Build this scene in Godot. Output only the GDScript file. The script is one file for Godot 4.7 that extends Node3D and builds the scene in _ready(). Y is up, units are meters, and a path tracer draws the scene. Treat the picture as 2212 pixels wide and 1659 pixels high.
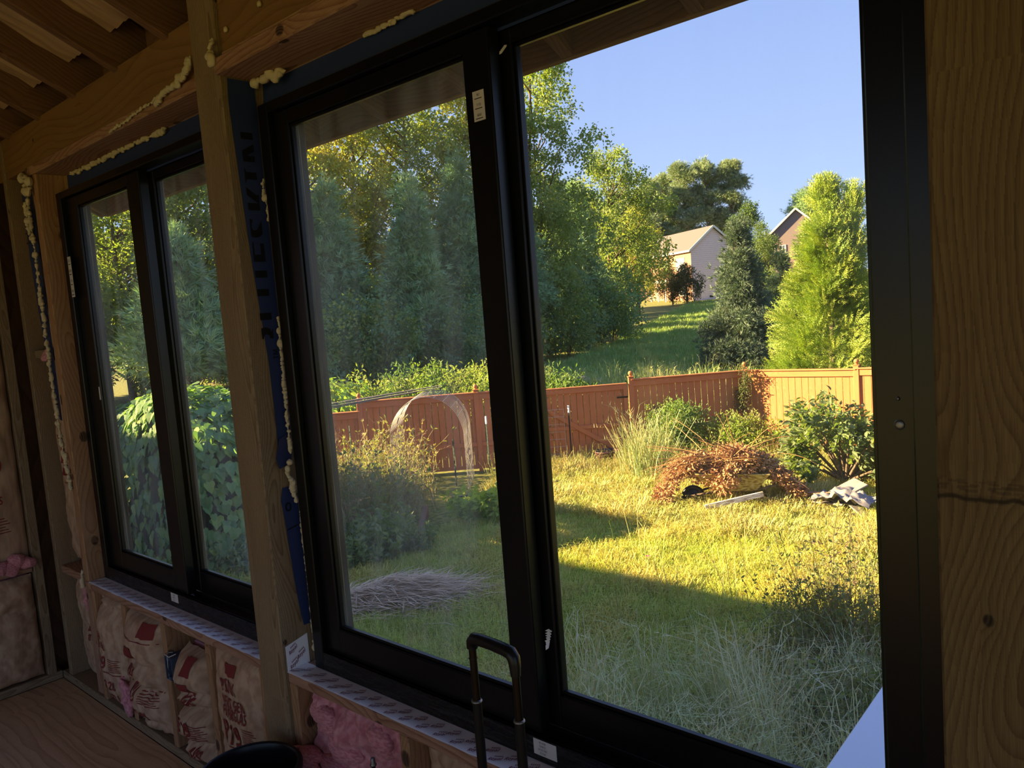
extends Node3D
# A framed, still open room with two black sliding windows that look out over an overgrown yard, a fence, trees and two houses.

const GROUND := -1.9
var M := {}
var used := {}

# ------------------------------------------------------------------ mesh builder
class MB:
	var v := PackedVector3Array()
	var n := PackedVector3Array()
	var t := PackedVector2Array()
	var c := PackedColorArray()
	var i := PackedInt32Array()
	var tint := Color.WHITE

	func vert(p: Vector3, nn: Vector3, uv := Vector2.ZERO) -> int:
		v.append(p)
		n.append(nn)
		t.append(uv)
		c.append(tint)
		return v.size() - 1

	func tri(a: Vector3, b: Vector3, d: Vector3, ua := Vector2.ZERO, ub := Vector2(1, 0), ud := Vector2(0, 1)) -> void:
		var nn := (b - a).cross(d - a).normalized()
		var k := vert(a, nn, ua)
		vert(b, nn, ub)
		vert(d, nn, ud)
		i.append_array([k, k + 2, k + 1])

	func quad(a: Vector3, b: Vector3, d: Vector3, e: Vector3, ua := Vector2(0, 0), ub := Vector2(1, 0), ud := Vector2(1, 1), ue := Vector2(0, 1)) -> void:
		var nn := (d - a).cross(e - b).normalized()
		var k := vert(a, nn, ua)
		vert(b, nn, ub)
		vert(d, nn, ud)
		vert(e, nn, ue)
		i.append_array([k, k + 2, k + 1, k, k + 3, k + 2])

	# a box with bevelled edges; texture runs along its longest side (0.2 m across, 2 m along)
	func board(at: Vector3, size: Vector3, bas := Basis.IDENTITY, bevel := 0.003, shift := Vector2.ZERO) -> void:
		var h := size * 0.5
		var b := minf(bevel, minf(h.x, minf(h.y, h.z)) * 0.45)
		var lng := 0
		if size.y >= size.x and size.y >= size.z:
			lng = 1
		elif size.z > size.x:
			lng = 2
		for ax in 3:
			var p := (ax + 1) % 3
			var q := (ax + 2) % 3
			for s in [-1.0, 1.0]:
				var ps := []
				for k in [[-1, -1], [1, -1], [1, 1], [-1, 1]]:
					var w := Vector3.ZERO
					w[ax] = h[ax] * s
					w[p] = (h[p] - b) * k[0]
					w[q] = (h[q] - b) * k[1]
					ps.append(w)
				if s < 0:
					ps.reverse()
				var us := []
				for w in ps:
					var uv: Vector2
					if ax == lng:
						uv = Vector2(w[p] / 0.2 + 0.3, w[q] / 2.0)
					elif p == lng:
						uv = Vector2(w[q] / 0.2 + 0.5, w[p] / 2.0 + 0.5)
					else:
						uv = Vector2(w[p] / 0.2 + 0.5, w[q] / 2.0 + 0.5)
					us.append(uv + shift + Vector2(0.37 * ax, 0.0))
				quad(at + bas * ps[0], at + bas * ps[1], at + bas * ps[2], at + bas * ps[3], us[0], us[1], us[2], us[3])
		if b <= 0.0:
			return
		for ax in 3:
			var p := (ax + 1) % 3
			var q := (ax + 2) % 3
			for sp in [-1.0, 1.0]:
				for sq in [-1.0, 1.0]:
					var ps := []
					for k in [[-1, 0], [1, 0], [1, 1], [-1, 1]]:
						var w := Vector3.ZERO
						w[ax] = (h[ax] - b) * k[0]
						w[p] = sp * (h[p] - (b if k[1] == 1 else 0.0))
						w[q] = sq * (h[q] - (0.0 if k[1] == 1 else b))
						ps.append(w)
					if sp * sq < 0:
						ps.reverse()
					var us := []
					for w in ps:
						us.append(Vector2(0.1 + shift.x, w[lng] / 2.0 + 0.5 + shift.y))
					quad(at + bas * ps[0], at + bas * ps[1], at + bas * ps[2], at + bas * ps[3], us[0], us[1], us[2], us[3])

	func between(lo: Vector3, hi: Vector3, bevel := 0.003, shift := Vector2.ZERO) -> void:
		board((lo + hi) * 0.5, (hi - lo).abs(), Basis.IDENTITY, bevel, shift)

	# a round bar along a path; rad is one number or one for each point
	func tube(path: Array, rad, sides := 8, caps := true, squash := 1.0) -> void:
		var up := Vector3.UP
		var rings := []
		var along := 0.0
		for k in path.size():
			var d: Vector3 = (path[mini(k + 1, path.size() - 1)] - path[maxi(k - 1, 0)]).normalized()
			var side := d.cross(up)
			if side.length() < 0.05:
				side = d.cross(Vector3.RIGHT)
			side = side.normalized()
			var other := side.cross(d).normalized()
			var r: float = rad[k] if rad is Array or rad is PackedFloat32Array else rad
			if k > 0:
				along += (path[k] - path[k - 1]).length()
			var ring := []
			for s in sides + 1:
				var a := TAU * s / sides
				var nn := side * cos(a) + other * sin(a)
				ring.append(vert(path[k] + side * cos(a) * r + other * sin(a) * r * squash, nn, Vector2(float(s) / sides, along)))
			rings.append(ring)
		for k in path.size() - 1:
			for s in sides:
				var a: int = rings[k][s]
				var b: int = rings[k][s + 1]
				var d: int = rings[k + 1][s + 1]
				var e: int = rings[k + 1][s]
				i.append_array([a, b, d, a, d, e])
		if caps:
			for k in [0, path.size() - 1]:
				var d: Vector3 = (path[0] - path[1]).normalized() if k == 0 else (path[k] - path[k - 1]).normalized()
				var m := vert(path[k], d)
				var first := v.size()
				for s in sides + 1:
					vert(v[rings[k][s]], d)
				for s in sides:
					if k == 0:
						i.append_array([m, first + s + 1, first + s])
					else:
						i.append_array([m, first + s, first + s + 1])

	func lathe(prof: Array, sides := 20, at := Vector3.ZERO, bas := Basis.IDENTITY) -> void:
		var rows := []
		for k in prof.size():
			var d: Vector2 = prof[mini(k + 1, prof.size() - 1)] - prof[maxi(k - 1, 0)]
			var nr := Vector2(d.y, -d.x).normalized()
			var row := []
			for s in sides + 1:
				var a := TAU * s / sides
				row.append(vert(at + bas * Vector3(prof[k].x * cos(a), prof[k].y, prof[k].x * sin(a)), bas * Vector3(nr.x * cos(a), nr.y, nr.x * sin(a)), Vector2(float(s) / sides, prof[k].y)))
			rows.append(row)
		for k in prof.size() - 1:
			for s in sides:
				i.append_array([rows[k][s], rows[k][s + 1], rows[k + 1][s + 1], rows[k][s], rows[k + 1][s + 1], rows[k + 1][s]])

	# a smooth sheet: pts is rows of points, seen from its front with columns running right and rows running up
	func sheet(pts: Array, uvs: Array = []) -> void:
		var rows := pts.size()
		var cols: int = pts[0].size()
		var first := v.size()
		for r in rows:
			for k in cols:
				var dx: Vector3 = pts[r][mini(k + 1, cols - 1)] - pts[r][maxi(k - 1, 0)]
				var dy: Vector3 = pts[mini(r + 1, rows - 1)][k] - pts[maxi(r - 1, 0)][k]
				vert(pts[r][k], dx.cross(dy).normalized(), uvs[r][k] if uvs else Vector2(float(k) / (cols - 1), float(r) / (rows - 1)))
		for r in rows - 1:
			for k in cols - 1:
				var a := first + r * cols + k
				i.append_array([a, a + cols + 1, a + 1, a, a + cols, a + cols + 1])

	# a lumpy ball, pushed about by noise
	func blob(at: Vector3, rad: Vector3, noise: FastNoiseLite, bump := 0.3, seg := 10, lows := 0.0) -> void:
		var rings := seg / 2 + 1
		var pts := []
		for r in rings + 1:
			var th := PI * r / rings
			var row := []
			for s in seg + 1:
				var ph := TAU * (s % seg) / seg
				var d := Vector3(sin(th) * cos(ph), -cos(th), sin(th) * sin(ph))
				var p := at + d * rad * (1.0 + bump * noise.get_noise_3dv((at + d * rad)))
				if lows != 0.0:
					p.y = maxf(p.y, lows)
				row.append(p)
			row.reverse()
			pts.append(row)
		sheet(pts)

	func mesh() -> ArrayMesh:
		var a := []
		a.resize(Mesh.ARRAY_MAX)
		a[Mesh.ARRAY_VERTEX] = v
		a[Mesh.ARRAY_NORMAL] = n
		a[Mesh.ARRAY_TEX_UV] = t
		a[Mesh.ARRAY_COLOR] = c
		a[Mesh.ARRAY_INDEX] = i
		var m := ArrayMesh.new()
		m.add_surface_from_arrays(Mesh.PRIMITIVE_TRIANGLES, a)
		return m

# ------------------------------------------------------------------ nodes
func numbered(called: String) -> String:
	used[called] = used.get(called, -1) + 1
	return called if used[called] == 0 else "%s_%03d" % [called, used[called]]

func tag(o: Node, label: String, category: String, group := "", kind := "") -> Node:
	if label:
		o.set_meta("label", label)
	if category:
		o.set_meta("category", category)
	if group:
		o.set_meta("group", group)
	if kind:
		o.set_meta("kind", kind)
	return o

func put(mb: MB, called: String, m: Material, parent: Node = null) -> MeshInstance3D:
	return put_mesh(mb.mesh(), called, m, parent)

func put_mesh(me: Mesh, called: String, m: Material, parent: Node = null) -> MeshInstance3D:
	var o := MeshInstance3D.new()
	o.mesh = me
	o.material_override = m
	if parent:
		o.name = called
		parent.add_child(o, true)
	else:
		o.name = numbered(called)
		add_child(o, true)
	return o

func thing(called: String, label := "", category := "", at := Vector3.ZERO, group := "", kind := "") -> Node3D:
	var o := Node3D.new()
	o.name = numbered(called)
	o.position = at
	add_child(o, true)
	tag(o, label, category, group, kind)
	return o

func copies(me: Mesh, m: Material, where: Array, tints: Array, called: String, parent: Node = null) -> MultiMeshInstance3D:
	var mm := MultiMesh.new()
	mm.transform_format = MultiMesh.TRANSFORM_3D
	mm.use_colors = true
	mm.mesh = me
	mm.instance_count = where.size()
	for k in where.size():
		mm.set_instance_transform(k, where[k])
		mm.set_instance_color(k, tints[k])
	var o := MultiMeshInstance3D.new()
	o.multimesh = mm
	o.material_override = m
	o.set_meta("kind", "stuff")
	if parent:
		o.name = called
		parent.add_child(o, true)
	else:
		o.name = numbered(called)
		add_child(o, true)
	return o

func dice(s: int) -> RandomNumberGenerator:
	var r := RandomNumberGenerator.new()
	r.seed = s
	return r

func noise(s: int, freq: float, oct := 3) -> FastNoiseLite:
	var f := FastNoiseLite.new()
	f.seed = s
	f.frequency = freq
	f.noise_type = FastNoiseLite.TYPE_SIMPLEX_SMOOTH
	f.fractal_octaves = oct
	return f

# ------------------------------------------------------------------ materials
func mat(c: Color, rough := 0.8, tex: Texture2D = null, metal := 0.0) -> StandardMaterial3D:
	var m := StandardMaterial3D.new()
	m.albedo_color = c
	m.roughness = rough
	m.metallic = metal
	m.metallic_specular = 0.4
	if tex:
		m.albedo_texture = tex
	return m

func leafy(back: Color, rough := 0.6) -> StandardMaterial3D:
	var m := mat(Color.WHITE, rough)
	m.vertex_color_use_as_albedo = true
	m.backlight_enabled = true
	m.backlight = back
	m.cull_mode = BaseMaterial3D.CULL_DISABLED
	return m

# plain-sawn wood: growth rings as the level lines of a stretched field, with knots at [across 0..1, along 0..1, radius in metres]
func wood(s: int, light: Color, dark: Color, knots: Array = [], rings := 7.0, w := 160, h := 800, marks: Array = []) -> ImageTexture:
	var a := noise(s, 1.0, 2)
	var g := noise(s + 7, 1.0, 2)
	var bytes := PackedByteArray()
	bytes.resize(w * h * 3)
	var bend := PackedFloat32Array()
	var fine := PackedFloat32Array()
	fine.resize(w * 64)
	for k in fine.size():
		fine[k] = g.get_noise_2d((k % w) * 0.55, (k / w) * 0.03)
	for y in h:
		var vm := 2.0 * y / h
		var pith := 0.1 + 0.09 * a.get_noise_1d(vm * 0.9)
		var deep := 0.035 + 0.03 * a.get_noise_2d(40.0, vm * 1.3)
		for x in w:
			var um := 0.2 * x / w
			var r := sqrt((um - pith) * (um - pith) + deep * deep)
			var core := 0.0
			for k in knots:
				var dx: float = um - k[0] * 0.2
				var dy: float = (vm - k[1] * 2.0) * 0.75
				var q: float = (dx * dx + dy * dy) / (k[2] * k[2])
				if q < 30.0:
					r += k[2] * 1.4 * exp(-q * 0.22)
					if q < 1.0:
						core = maxf(core, 1.0 - q * q * q)
			var ring := fposmod(r * rings * 18.0 + 0.35 * a.get_noise_2d(um * 14.0, vm * 2.0), 1.0)
			var m := ring * ring * ring * 0.75 + 0.22 + fine[(y & 63) * w + x] * 0.35 + 0.2 * a.get_noise_2d(um * 6.0 + 90.0, vm * 1.1)
			var col := light.lerp(dark, clampf(m, 0.0, 1.0))
			if core > 0.0:
				col = col.lerp(dark.darkened(0.62), core * (0.75 + 0.25 * sin(r * 900.0)))
			for k in marks:
				var e := absf(0.5 * vm - k[0] + 0.003 * a.get_noise_1d(um * 20.0)) / float(k[1])
				if e < 1.0 and (k[1] < 0.004 or fine[(x & 63) * w + (y % w)] > 0.05):
					col = col.lerp(dark.darkened(0.6), k[2] * (1.0 - e * e))
			var o := (y * w + x) * 3
			bytes[o] = int(clampf(col.r, 0, 1) * 255.0)
			bytes[o + 1] = int(clampf(col.g, 0, 1) * 255.0)
			bytes[o + 2] = int(clampf(col.b, 0, 1) * 255.0)
	return ImageTexture.create_from_image(Image.create_from_data(w, h, false, Image.FORMAT_RGB8, bytes))

# two-colour mottling for anything granular
func mottle(s: int, freq: float, a: Color, b: Color, c2: Color, size := 256, as_normal := false, warp := 0.0) -> NoiseTexture2D:
	var f := noise(s, freq, 5)
	if warp > 0.0:
		f.domain_warp_enabled = true
		f.domain_warp_amplitude = warp
	var x := NoiseTexture2D.new()
	x.width = size
	x.height = size
	x.seamless = true
	x.noise = f
	if as_normal:
		x.as_normal_map = true
		x.bump_strength = 6.0
	else:
		var gr := Gradient.new()
		gr.offsets = PackedFloat32Array([0.25, 0.5, 0.75])
		gr.colors = PackedColorArray([a, b, c2])
		x.color_ramp = gr
	return x

# lettering as flat faces laid on a surface: place turns (x, y) in metres into a point
func letters(mb: MB, text: String, high: float, squeeze: float, place: Callable, bold := true, clip := Rect2()) -> void:
	var f := SystemFont.new()
	f.font_names = PackedStringArray(["Droid Sans"])
	f.font_weight = 700 if bold else 400
	var tm := TextMesh.new()
	tm.text = text
	tm.font = f
	tm.font_size = 64
	tm.pixel_size = high / 46.0
	tm.depth = 0.0
	tm.curve_step = 4.0
	var a := tm.get_mesh_arrays()
	var ps: PackedVector3Array = a[Mesh.ARRAY_VERTEX]
	var idx: PackedInt32Array = a[Mesh.ARRAY_INDEX] if a[Mesh.ARRAY_INDEX] != null else PackedInt32Array(range(ps.size()))
	var box := PackedVector2Array()
	if clip.size.x > 0.0:
		box = PackedVector2Array([clip.position, clip.position + Vector2(clip.size.x, 0), clip.end, clip.position + Vector2(0, clip.size.y)])
	for k in idx.size() / 3:
		var q := PackedVector2Array()
		for j in 3:
			var p := ps[idx[k * 3 + j]]
			q.append(Vector2(p.x * squeeze, p.y))
		var polys := [q]
		if box.size():
			polys = Geometry2D.intersect_polygons(q, box)
		for poly in polys:
			for j in range(1, poly.size() - 1):
				var x: Vector3 = place.call(poly[0])
				var y: Vector3 = place.call(poly[j])
				var z: Vector3 = place.call(poly[j + 1])
				if Geometry2D.is_polygon_clockwise(PackedVector2Array([poly[0], poly[j], poly[j + 1]])):
					mb.tri(x, z, y)
				else:
					mb.tri(x, y, z)

const SUIT_TURN := -0.0909
const HW := 0.0613
const HTOP := 1.076

func _ready() -> void:
	# camera: the phone is held by the right end of the wide window and looks along the wall
	var cam := Camera3D.new()
	cam.name = "camera"
	cam.position = Vector3(0, 1.712, 1.287)
	cam.rotation_degrees = Vector3(-5.39, 42.1, -4.45)
	cam.fov = 52.02
	cam.near = 0.05
	cam.far = 600.0
	add_child(cam)
	cam.current = true
	# clear late-afternoon sky
	var sky := ProceduralSkyMaterial.new()
	sky.sky_top_color = Color(0.41, 0.50, 0.71)
	sky.sky_horizon_color = Color(0.62, 0.70, 0.80)
	sky.sky_curve = 0.17
	sky.ground_bottom_color = Color(0.25, 0.27, 0.2)
	sky.ground_horizon_color = Color(0.5, 0.55, 0.5)
	sky.sky_energy_multiplier = 1.0
	var env := Environment.new()
	env.background_mode = Environment.BG_SKY
	env.sky = Sky.new()
	env.sky.sky_material = sky
	env.tonemap_mode = Environment.TONE_MAPPER_LINEAR
	env.tonemap_exposure = 2.0
	env.sdfgi_enabled = true
	env.ssao_enabled = true
	env.ssil_enabled = true
	var we := WorldEnvironment.new()
	we.name = "world"
	we.environment = env
	add_child(we)
	# low golden sun, from the left and a little behind
	var sun := DirectionalLight3D.new()
	sun.name = "sun"
	sun.light_color = Color(1.0, 0.86, 0.62)
	sun.light_energy = 5.6
	sun.light_angular_distance = 0.6
	sun.shadow_enabled = true
	sun.sky_mode = DirectionalLight3D.SKY_MODE_LIGHT_ONLY
	add_child(sun)
	sun.look_at_from_position(Vector3.ZERO, Vector3(0.785, -0.4, -0.62), Vector3.UP)

	materials()
	room()
	window_unit("window_1", -3.90, -2.40, -3.72, -3.203, -3.09, -3.07)
	window_unit("window_2", -2.182, -0.315, -2.058, -1.322, -1.237, -1.21)
	dressing()
	insulation()
	gear()
	yard()
	fence()
	garden()
	houses()
	trees()
	grasses()

func materials() -> void:
	var pale := Color(0.74, 0.63, 0.47)
	var brown := Color(0.54, 0.42, 0.29)
	M.post = mat(Color(0.80, 0.82, 0.85), 0.75, wood(3, pale, brown, [[0.8, 0.1, 0.008]], 9.0))
	M.stud = mat(Color(0.88, 0.86, 0.84), 0.75, wood(11, Color(0.78, 0.63, 0.47), Color(0.61, 0.44, 0.31), [[0.45, 0.86, 0.016], [0.4, 0.655, 0.018], [0.55, 0.40, 0.02], [0.6, 0.155, 0.018], [0.2, 0.31, 0.012]], 4.0))
	M.plank = mat(Color(0.67, 0.68, 0.6), 0.8, wood(23, Color(0.72, 0.6, 0.45), Color(0.52, 0.4, 0.28), [[0.49, 0.72, 0.032], [0.46, 0.465, 0.036], [0.05, 0.6, 0.008]], 5.0, 160, 800, [[0.691, 0.0022, 0.75], [0.70, 0.008, 0.3]]))
	M.head = mat(Color(0.88, 0.87, 0.88), 0.72, wood(31, Color(0.8, 0.65, 0.52), Color(0.58, 0.4, 0.3), [[0.3, 0.2, 0.018], [0.6, 0.33, 0.012], [0.45, 0.62, 0.016], [0.55, 0.8, 0.02]], 3.5))
	M.beam = mat(Color(0.78, 0.76, 0.72), 0.8, wood(41, Color(0.72, 0.56, 0.38), Color(0.62, 0.46, 0.3), [[0.3, 0.25, 0.008], [0.7, 0.55, 0.007]], 2.0))
	M.ply = mat(Color(1.0, 0.95, 0.88), 0.7, wood(53, Color(0.84, 0.74, 0.62), Color(0.70, 0.59, 0.47), [], 1.6))
	M.rough = mat(Color(0.85, 0.78, 0.72), 0.85, wood(61, Color(0.62, 0.5, 0.41), Color(0.47, 0.37, 0.3), [[0.5, 0.4, 0.012]], 4.0))
	M.kraft = mat(Color.WHITE, 0.85, mottle(5, 0.03, Color(0.66, 0.53, 0.42), Color(0.72, 0.59, 0.47), Color(0.76, 0.64, 0.52)))
	M.print = mat(Color(0.50, 0.19, 0.17), 0.85)
	M.pink = mat(Color.WHITE, 1.0, mottle(9, 0.05, Color(0.72, 0.44, 0.46), Color(0.8, 0.52, 0.54), Color(0.85, 0.6, 0.61)))
	M.pink.rim_enabled = true
	M.pink.rim = 0.4
	M.foam = mat(Color(0.8, 0.74, 0.6), 0.65)
	M.foam.subsurf_scatter_enabled = true
	M.foam.subsurf_scatter_strength = 0.1
	M.blue = mat(Color(0.16, 0.22, 0.40), 0.55)
	M.ink = mat(Color(0.03, 0.03, 0.05), 0.6)
	M.tape = mat(Color(0.95, 0.95, 0.96), 0.4)
	M.tape_print = mat(Color(0.48, 0.14, 0.26), 0.6)
	M.frame = mat(Color(0.06, 0.062, 0.066), 0.28)
	M.film = mat(Color.WHITE, 0.25, mottle(15, 0.02, Color(0.05, 0.05, 0.055), Color(0.065, 0.065, 0.07), Color(0.14, 0.14, 0.15), 512, false, 60.0))
	M.film.normal_enabled = true
	M.film.normal_texture = mottle(16, 0.03, Color.WHITE, Color.WHITE, Color.WHITE, 512, true, 40.0)
	M.film.normal_scale = 0.5
	M.glass = StandardMaterial3D.new()
	M.glass.transparency = BaseMaterial3D.TRANSPARENCY_ALPHA
	M.glass.albedo_color = Color(1, 1, 1, 0.03)
	M.glass.roughness = 0.0
	M.glass.metallic_specular = 0.25
	M.dust_veil = dust_film(71, 0.22)
	M.dust_light = dust_film(72, 0.04)
	M.paper = mat(Color(0.82, 0.8, 0.78), 0.7)
	M.steel = mat(Color(0.5, 0.5, 0.5), 0.4, null, 0.9)
	M.black = mat(Color(0.075, 0.075, 0.078), 0.35)
	M.bronze = mat(Color(0.2, 0.17, 0.14), 0.3, null, 0.85)
	M.white = mat(Color(0.83, 0.84, 0.86), 0.5)
	M.box_plastic = mat(Color(0.3, 0.34, 0.42), 0.5)
	M.shingle = mat(Color.WHITE, 0.95, mottle(81, 0.08, Color(0.3, 0.29, 0.3), Color(0.4, 0.38, 0.39), Color(0.47, 0.45, 0.46)))
	M.stems = mat(Color(0.16, 0.16, 0.09), 1.0)
	M.tarp = mat(Color(0.5, 0.49, 0.5), 0.7)
	M.dark_timber = mat(Color(0.2, 0.2, 0.21), 0.8)
	M.purple = mat(Color(0.28, 0.14, 0.2), 0.5)
	M.wire = mat(Color(0.7, 0.7, 0.7), 0.45, null, 0.6)
	M.post_green = mat(Color(0.13, 0.2, 0.17), 0.6)
	M.fruit = mat(Color(0.72, 0.74, 0.42), 0.45)
	M.petal = mat(Color(0.88, 0.25, 0.42), 0.6)
	M.stone = mat(Color.WHITE, 0.95, mottle(83, 0.05, Color(0.36, 0.36, 0.38), Color(0.47, 0.47, 0.49), Color(0.58, 0.57, 0.58)))
	M.needle_light = leafy(Color(0.6, 0.65, 0.35), 0.55)

# dust and wiped smears on glass; the thicker film also adds a pale haze
func dust_film(s: int, most: float) -> StandardMaterial3D:
	var f := noise(s, 1.0, 4)
	var im := Image.create(256, 512, false, Image.FORMAT_RGBA8)
	for y in 512:
		for x in 256:
			var u := x / 256.0
			var w := y / 512.0
			var cloud := f.get_noise_2d(u * 2.2, w * 2.0) * 0.5 + 0.5
			var smear := f.get_noise_2d(u * 9.0 + w * 2.0 + 30.0, w * 1.6) * 0.5 + 0.5
			var spot := f.get_noise_2d(u * 60.0, w * 120.0 + 9.0)
			var a := clampf(0.2 + 1.3 * (cloud * 0.6 + smear * 0.6 - 0.45), 0.05, 1.0) * most
			if spot > 0.62:
				a += most * 1.2
			im.set_pixel(x, y, Color(0.86, 0.9, 0.9, clampf(a, 0.0, 0.9)))
	var m := StandardMaterial3D.new()
	m.transparency = BaseMaterial3D.TRANSPARENCY_ALPHA
	m.albedo_color = Color.WHITE
	m.albedo_texture = ImageTexture.create_from_image(im)
	m.roughness = 1.0
	m.backlight_enabled = true
	m.backlight = Color(1, 1, 1)
	m.cull_mode = BaseMaterial3D.CULL_DISABLED
	return m

# ------------------------------------------------------------------ the room
func piece(parent: Node, called: String, lo: Vector3, hi: Vector3, m: Material, bevel := 0.003, shift := Vector2.ZERO) -> MeshInstance3D:
	var b := MB.new()
	var mid := (lo + hi) * 0.5
	b.board(Vector3.ZERO, (hi - lo).abs(), Basis.IDENTITY, bevel, shift)
	var o := put(b, called, m, parent)
	o.position = mid
	return o

func room() -> void:
	# floor: plywood sheets with narrow joints
	var fl := thing("floor", "", "", Vector3.ZERO, "", "structure")
	piece(fl, "subfloor", Vector3(-4.6, -0.24, -0.16), Vector3(2.8, -0.02, 4.6), M.rough)
	for ix in 3:
		for iz in 4:
			var x0 := -4.44 + ix * 2.44
			var z0 := 0.0 + iz * 1.22 - (0.6 if ix == 1 else 0.0)
			var z1 := minf(z0 + 1.217, 4.58)
			piece(fl, "plywood_sheet", Vector3(x0 + 0.0015, -0.019, maxf(z0, -0.14)), Vector3(minf(x0 + 2.437, 2.78), 0.0, z1), M.ply, 0.002, Vector2(0.21 * ix, 0.13 * iz))
	# the framed wall with both windows
	var w := thing("wall_front", "", "", Vector3.ZERO, "", "structure")
	piece(w, "bottom_plate", Vector3(-4.44, 0, -0.14), Vector3(2.6, 0.04, 0), M.post, 0.003, Vector2(0.2, 0.3))
	piece(w, "post", Vector3(-2.387, 0.0, -0.14), Vector3(-2.237, 3.0, 0.012), M.post, 0.004)
	piece(w, "post", Vector3(-0.315, 0.0, -0.14), Vector3(-0.11, 3.0, 0.004), M.plank, 0.004, Vector2(0.0, 0.25))
	piece(w, "trimmer_stud", Vector3(-3.945, 0.605, -0.14), Vector3(-3.905, 2.475, 0.0), M.stud, 0.004, Vector2(0, 0.03))
	piece(w, "trimmer_stud", Vector3(-4.0, 0.04, -0.14), Vector3(-3.947, 2.475, -0.012), M.head, 0.004, Vector2(0.4, 0.2))
	piece(w, "corner_stud", Vector3(-4.36, 0.04, -0.14), Vector3(-4.32, 2.69, -0.005), M.post, 0.003, Vector2(0.5, 0.1))
	piece(w, "corner_stud", Vector3(-4.44, 0.04, -0.14), Vector3(-4.365, 2.69, -0.03), M.post, 0.003, Vector2(0.1, 0.6))
	piece(w, "blocking", Vector3(-4.32, 1.655, -0.13), Vector3(-4.0, 1.693, -0.03), M.post, 0.003)
	piece(w, "blocking", Vector3(-4.32, 0.575, -0.13), Vector3(-4.0, 0.613, -0.02), M.head, 0.003)
	for x in [-3.905, -3.568, -3.182, -2.81, -2.427]:
		piece(w, "cripple_stud", Vector3(x, 0.04, -0.14), Vector3(x + 0.038, 0.567, -0.002), M.stud, 0.003, Vector2(x, x * 1.7))
	for x in [-2.237, -1.69, -1.28, -0.87, -0.46]:
		piece(w, "cripple_stud", Vector3(x, 0.04, -0.14), Vector3(x + 0.04, 0.567, -0.002), M.stud, 0.003, Vector2(x, x * 1.3))
	piece(w, "sill_plate", Vector3(-3.945, 0.567, -0.14), Vector3(-2.387, 0.605, 0.0), M.head, 0.004, Vector2(0.15, 0.1))
	piece(w, "sill_plate", Vector3(-2.237, 0.567, -0.14), Vector3(-0.315, 0.605, 0.0), M.head, 0.004, Vector2(0.45, 0.55))
	# heads: a flat board under a tall beam
	piece(w, "head_board", Vector3(-4.02, 2.475, -0.14), Vector3(-2.387, 2.515, 0.004), M.head, 0.004, Vector2(0.0, 0.1))
	piece(w, "head_board", Vector3(-2.232, 2.475, -0.14), Vector3(-0.315, 2.522, 0.03), M.head, 0.004, Vector2(0.2, 0.42))
	piece(w, "head_board", Vector3(-2.2, 2.523, -0.1), Vector3(-0.315, 2.535, 0.018), M.head, 0.003, Vector2(0.5, 0.0))
	piece(w, "beam", Vector3(-4.44, 2.516, -0.1), Vector3(-2.387, 2.70, -0.012), M.beam, 0.003)
	piece(w, "beam", Vector3(-2.236, 2.536, -0.1), Vector3(2.6, 2.74, -0.005), M.beam, 0.003, Vector2(0.3, 0.4))
	# sheathing: what is left around the openings
	for r in [[-4.6, -3.945, -0.24, 2.62], [-2.36, -2.25, 0.6, 2.475], [-0.31, 2.75, -0.24, 2.62], [-3.945, -0.31, -0.24, 0.58], [-3.945, -0.31, 2.49, 2.62]]:
		piece(w, "sheathing", Vector3(r[0], r[2], -0.156), Vector3(r[1], r[3], -0.141), M.rough, 0.0)
	piece(w, "eave_blocking", Vector3(-4.6, 2.6, -0.16), Vector3(2.75, 2.86, -0.13), M.rough, 0.002)
	# solid wall to the right of the window, out of view
	for x in [0.3, 0.71, 1.12, 1.53, 1.94, 2.35]:
		piece(w, "stud", Vector3(x, 0.04, -0.14), Vector3(x + 0.038, 2.536, -0.002), M.stud, 0.003, Vector2(x, x))
	# left wall, with an opening out of view placed to light the floor
	var l := thing("wall_left", "", "", Vector3.ZERO, "", "structure")
	piece(l, "bottom_plate", Vector3(-4.58, 0, 0.0), Vector3(-4.44, 0.04, 4.4), M.post)
	for z in [0.025, 0.43, 0.84, 2.48, 2.89, 3.3, 3.71]:
		piece(l, "stud", Vector3(-4.58, 0.04, z), Vector3(-4.44, 2.7 + 0.48 * z, z + 0.042), M.post, 0.003, Vector2(z, z * 0.7))
	piece(l, "blocking", Vector3(-4.57, 0.585, 0.07), Vector3(-4.45, 0.625, 0.43), M.head)
	piece(l, "unseen_opening_sill", Vector3(-4.58, 0.36, 0.882), Vector3(-4.44, 0.40, 2.48), M.stud)
	piece(l, "unseen_opening_head", Vector3(-4.58, 2.25, 0.882), Vector3(-4.44, 2.4, 2.48), M.stud)
	var sh := MB.new()
	for q in [[-0.14, 0.882, -0.24, 2.63, 3.14], [2.48, 4.6, -0.24, 3.94, 5.0], [0.882, 2.48, -0.24, 0.38, 0.38], [0.882, 2.48, 2.3, 3.14, 3.94]]:
		for x in [-4.585, -4.6]:
			var p0 := Vector3(x, q[2], q[0])
			var p1 := Vector3(x, q[2], q[1])
			var p2 := Vector3(x, q[4], q[1])
			var p3 := Vector3(x, q[3], q[0])
			if x > -4.59:
				sh.quad(p1, p0, p3, p2)
			else:
				sh.quad(p0, p1, p2, p3)
	put(sh, "sheathing", M.rough, l)
	# unseen back and right walls behind the camera, opened wide to light the room
	var bk := thing("wall_back", "", "", Vector3.ZERO, "", "structure")
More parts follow.
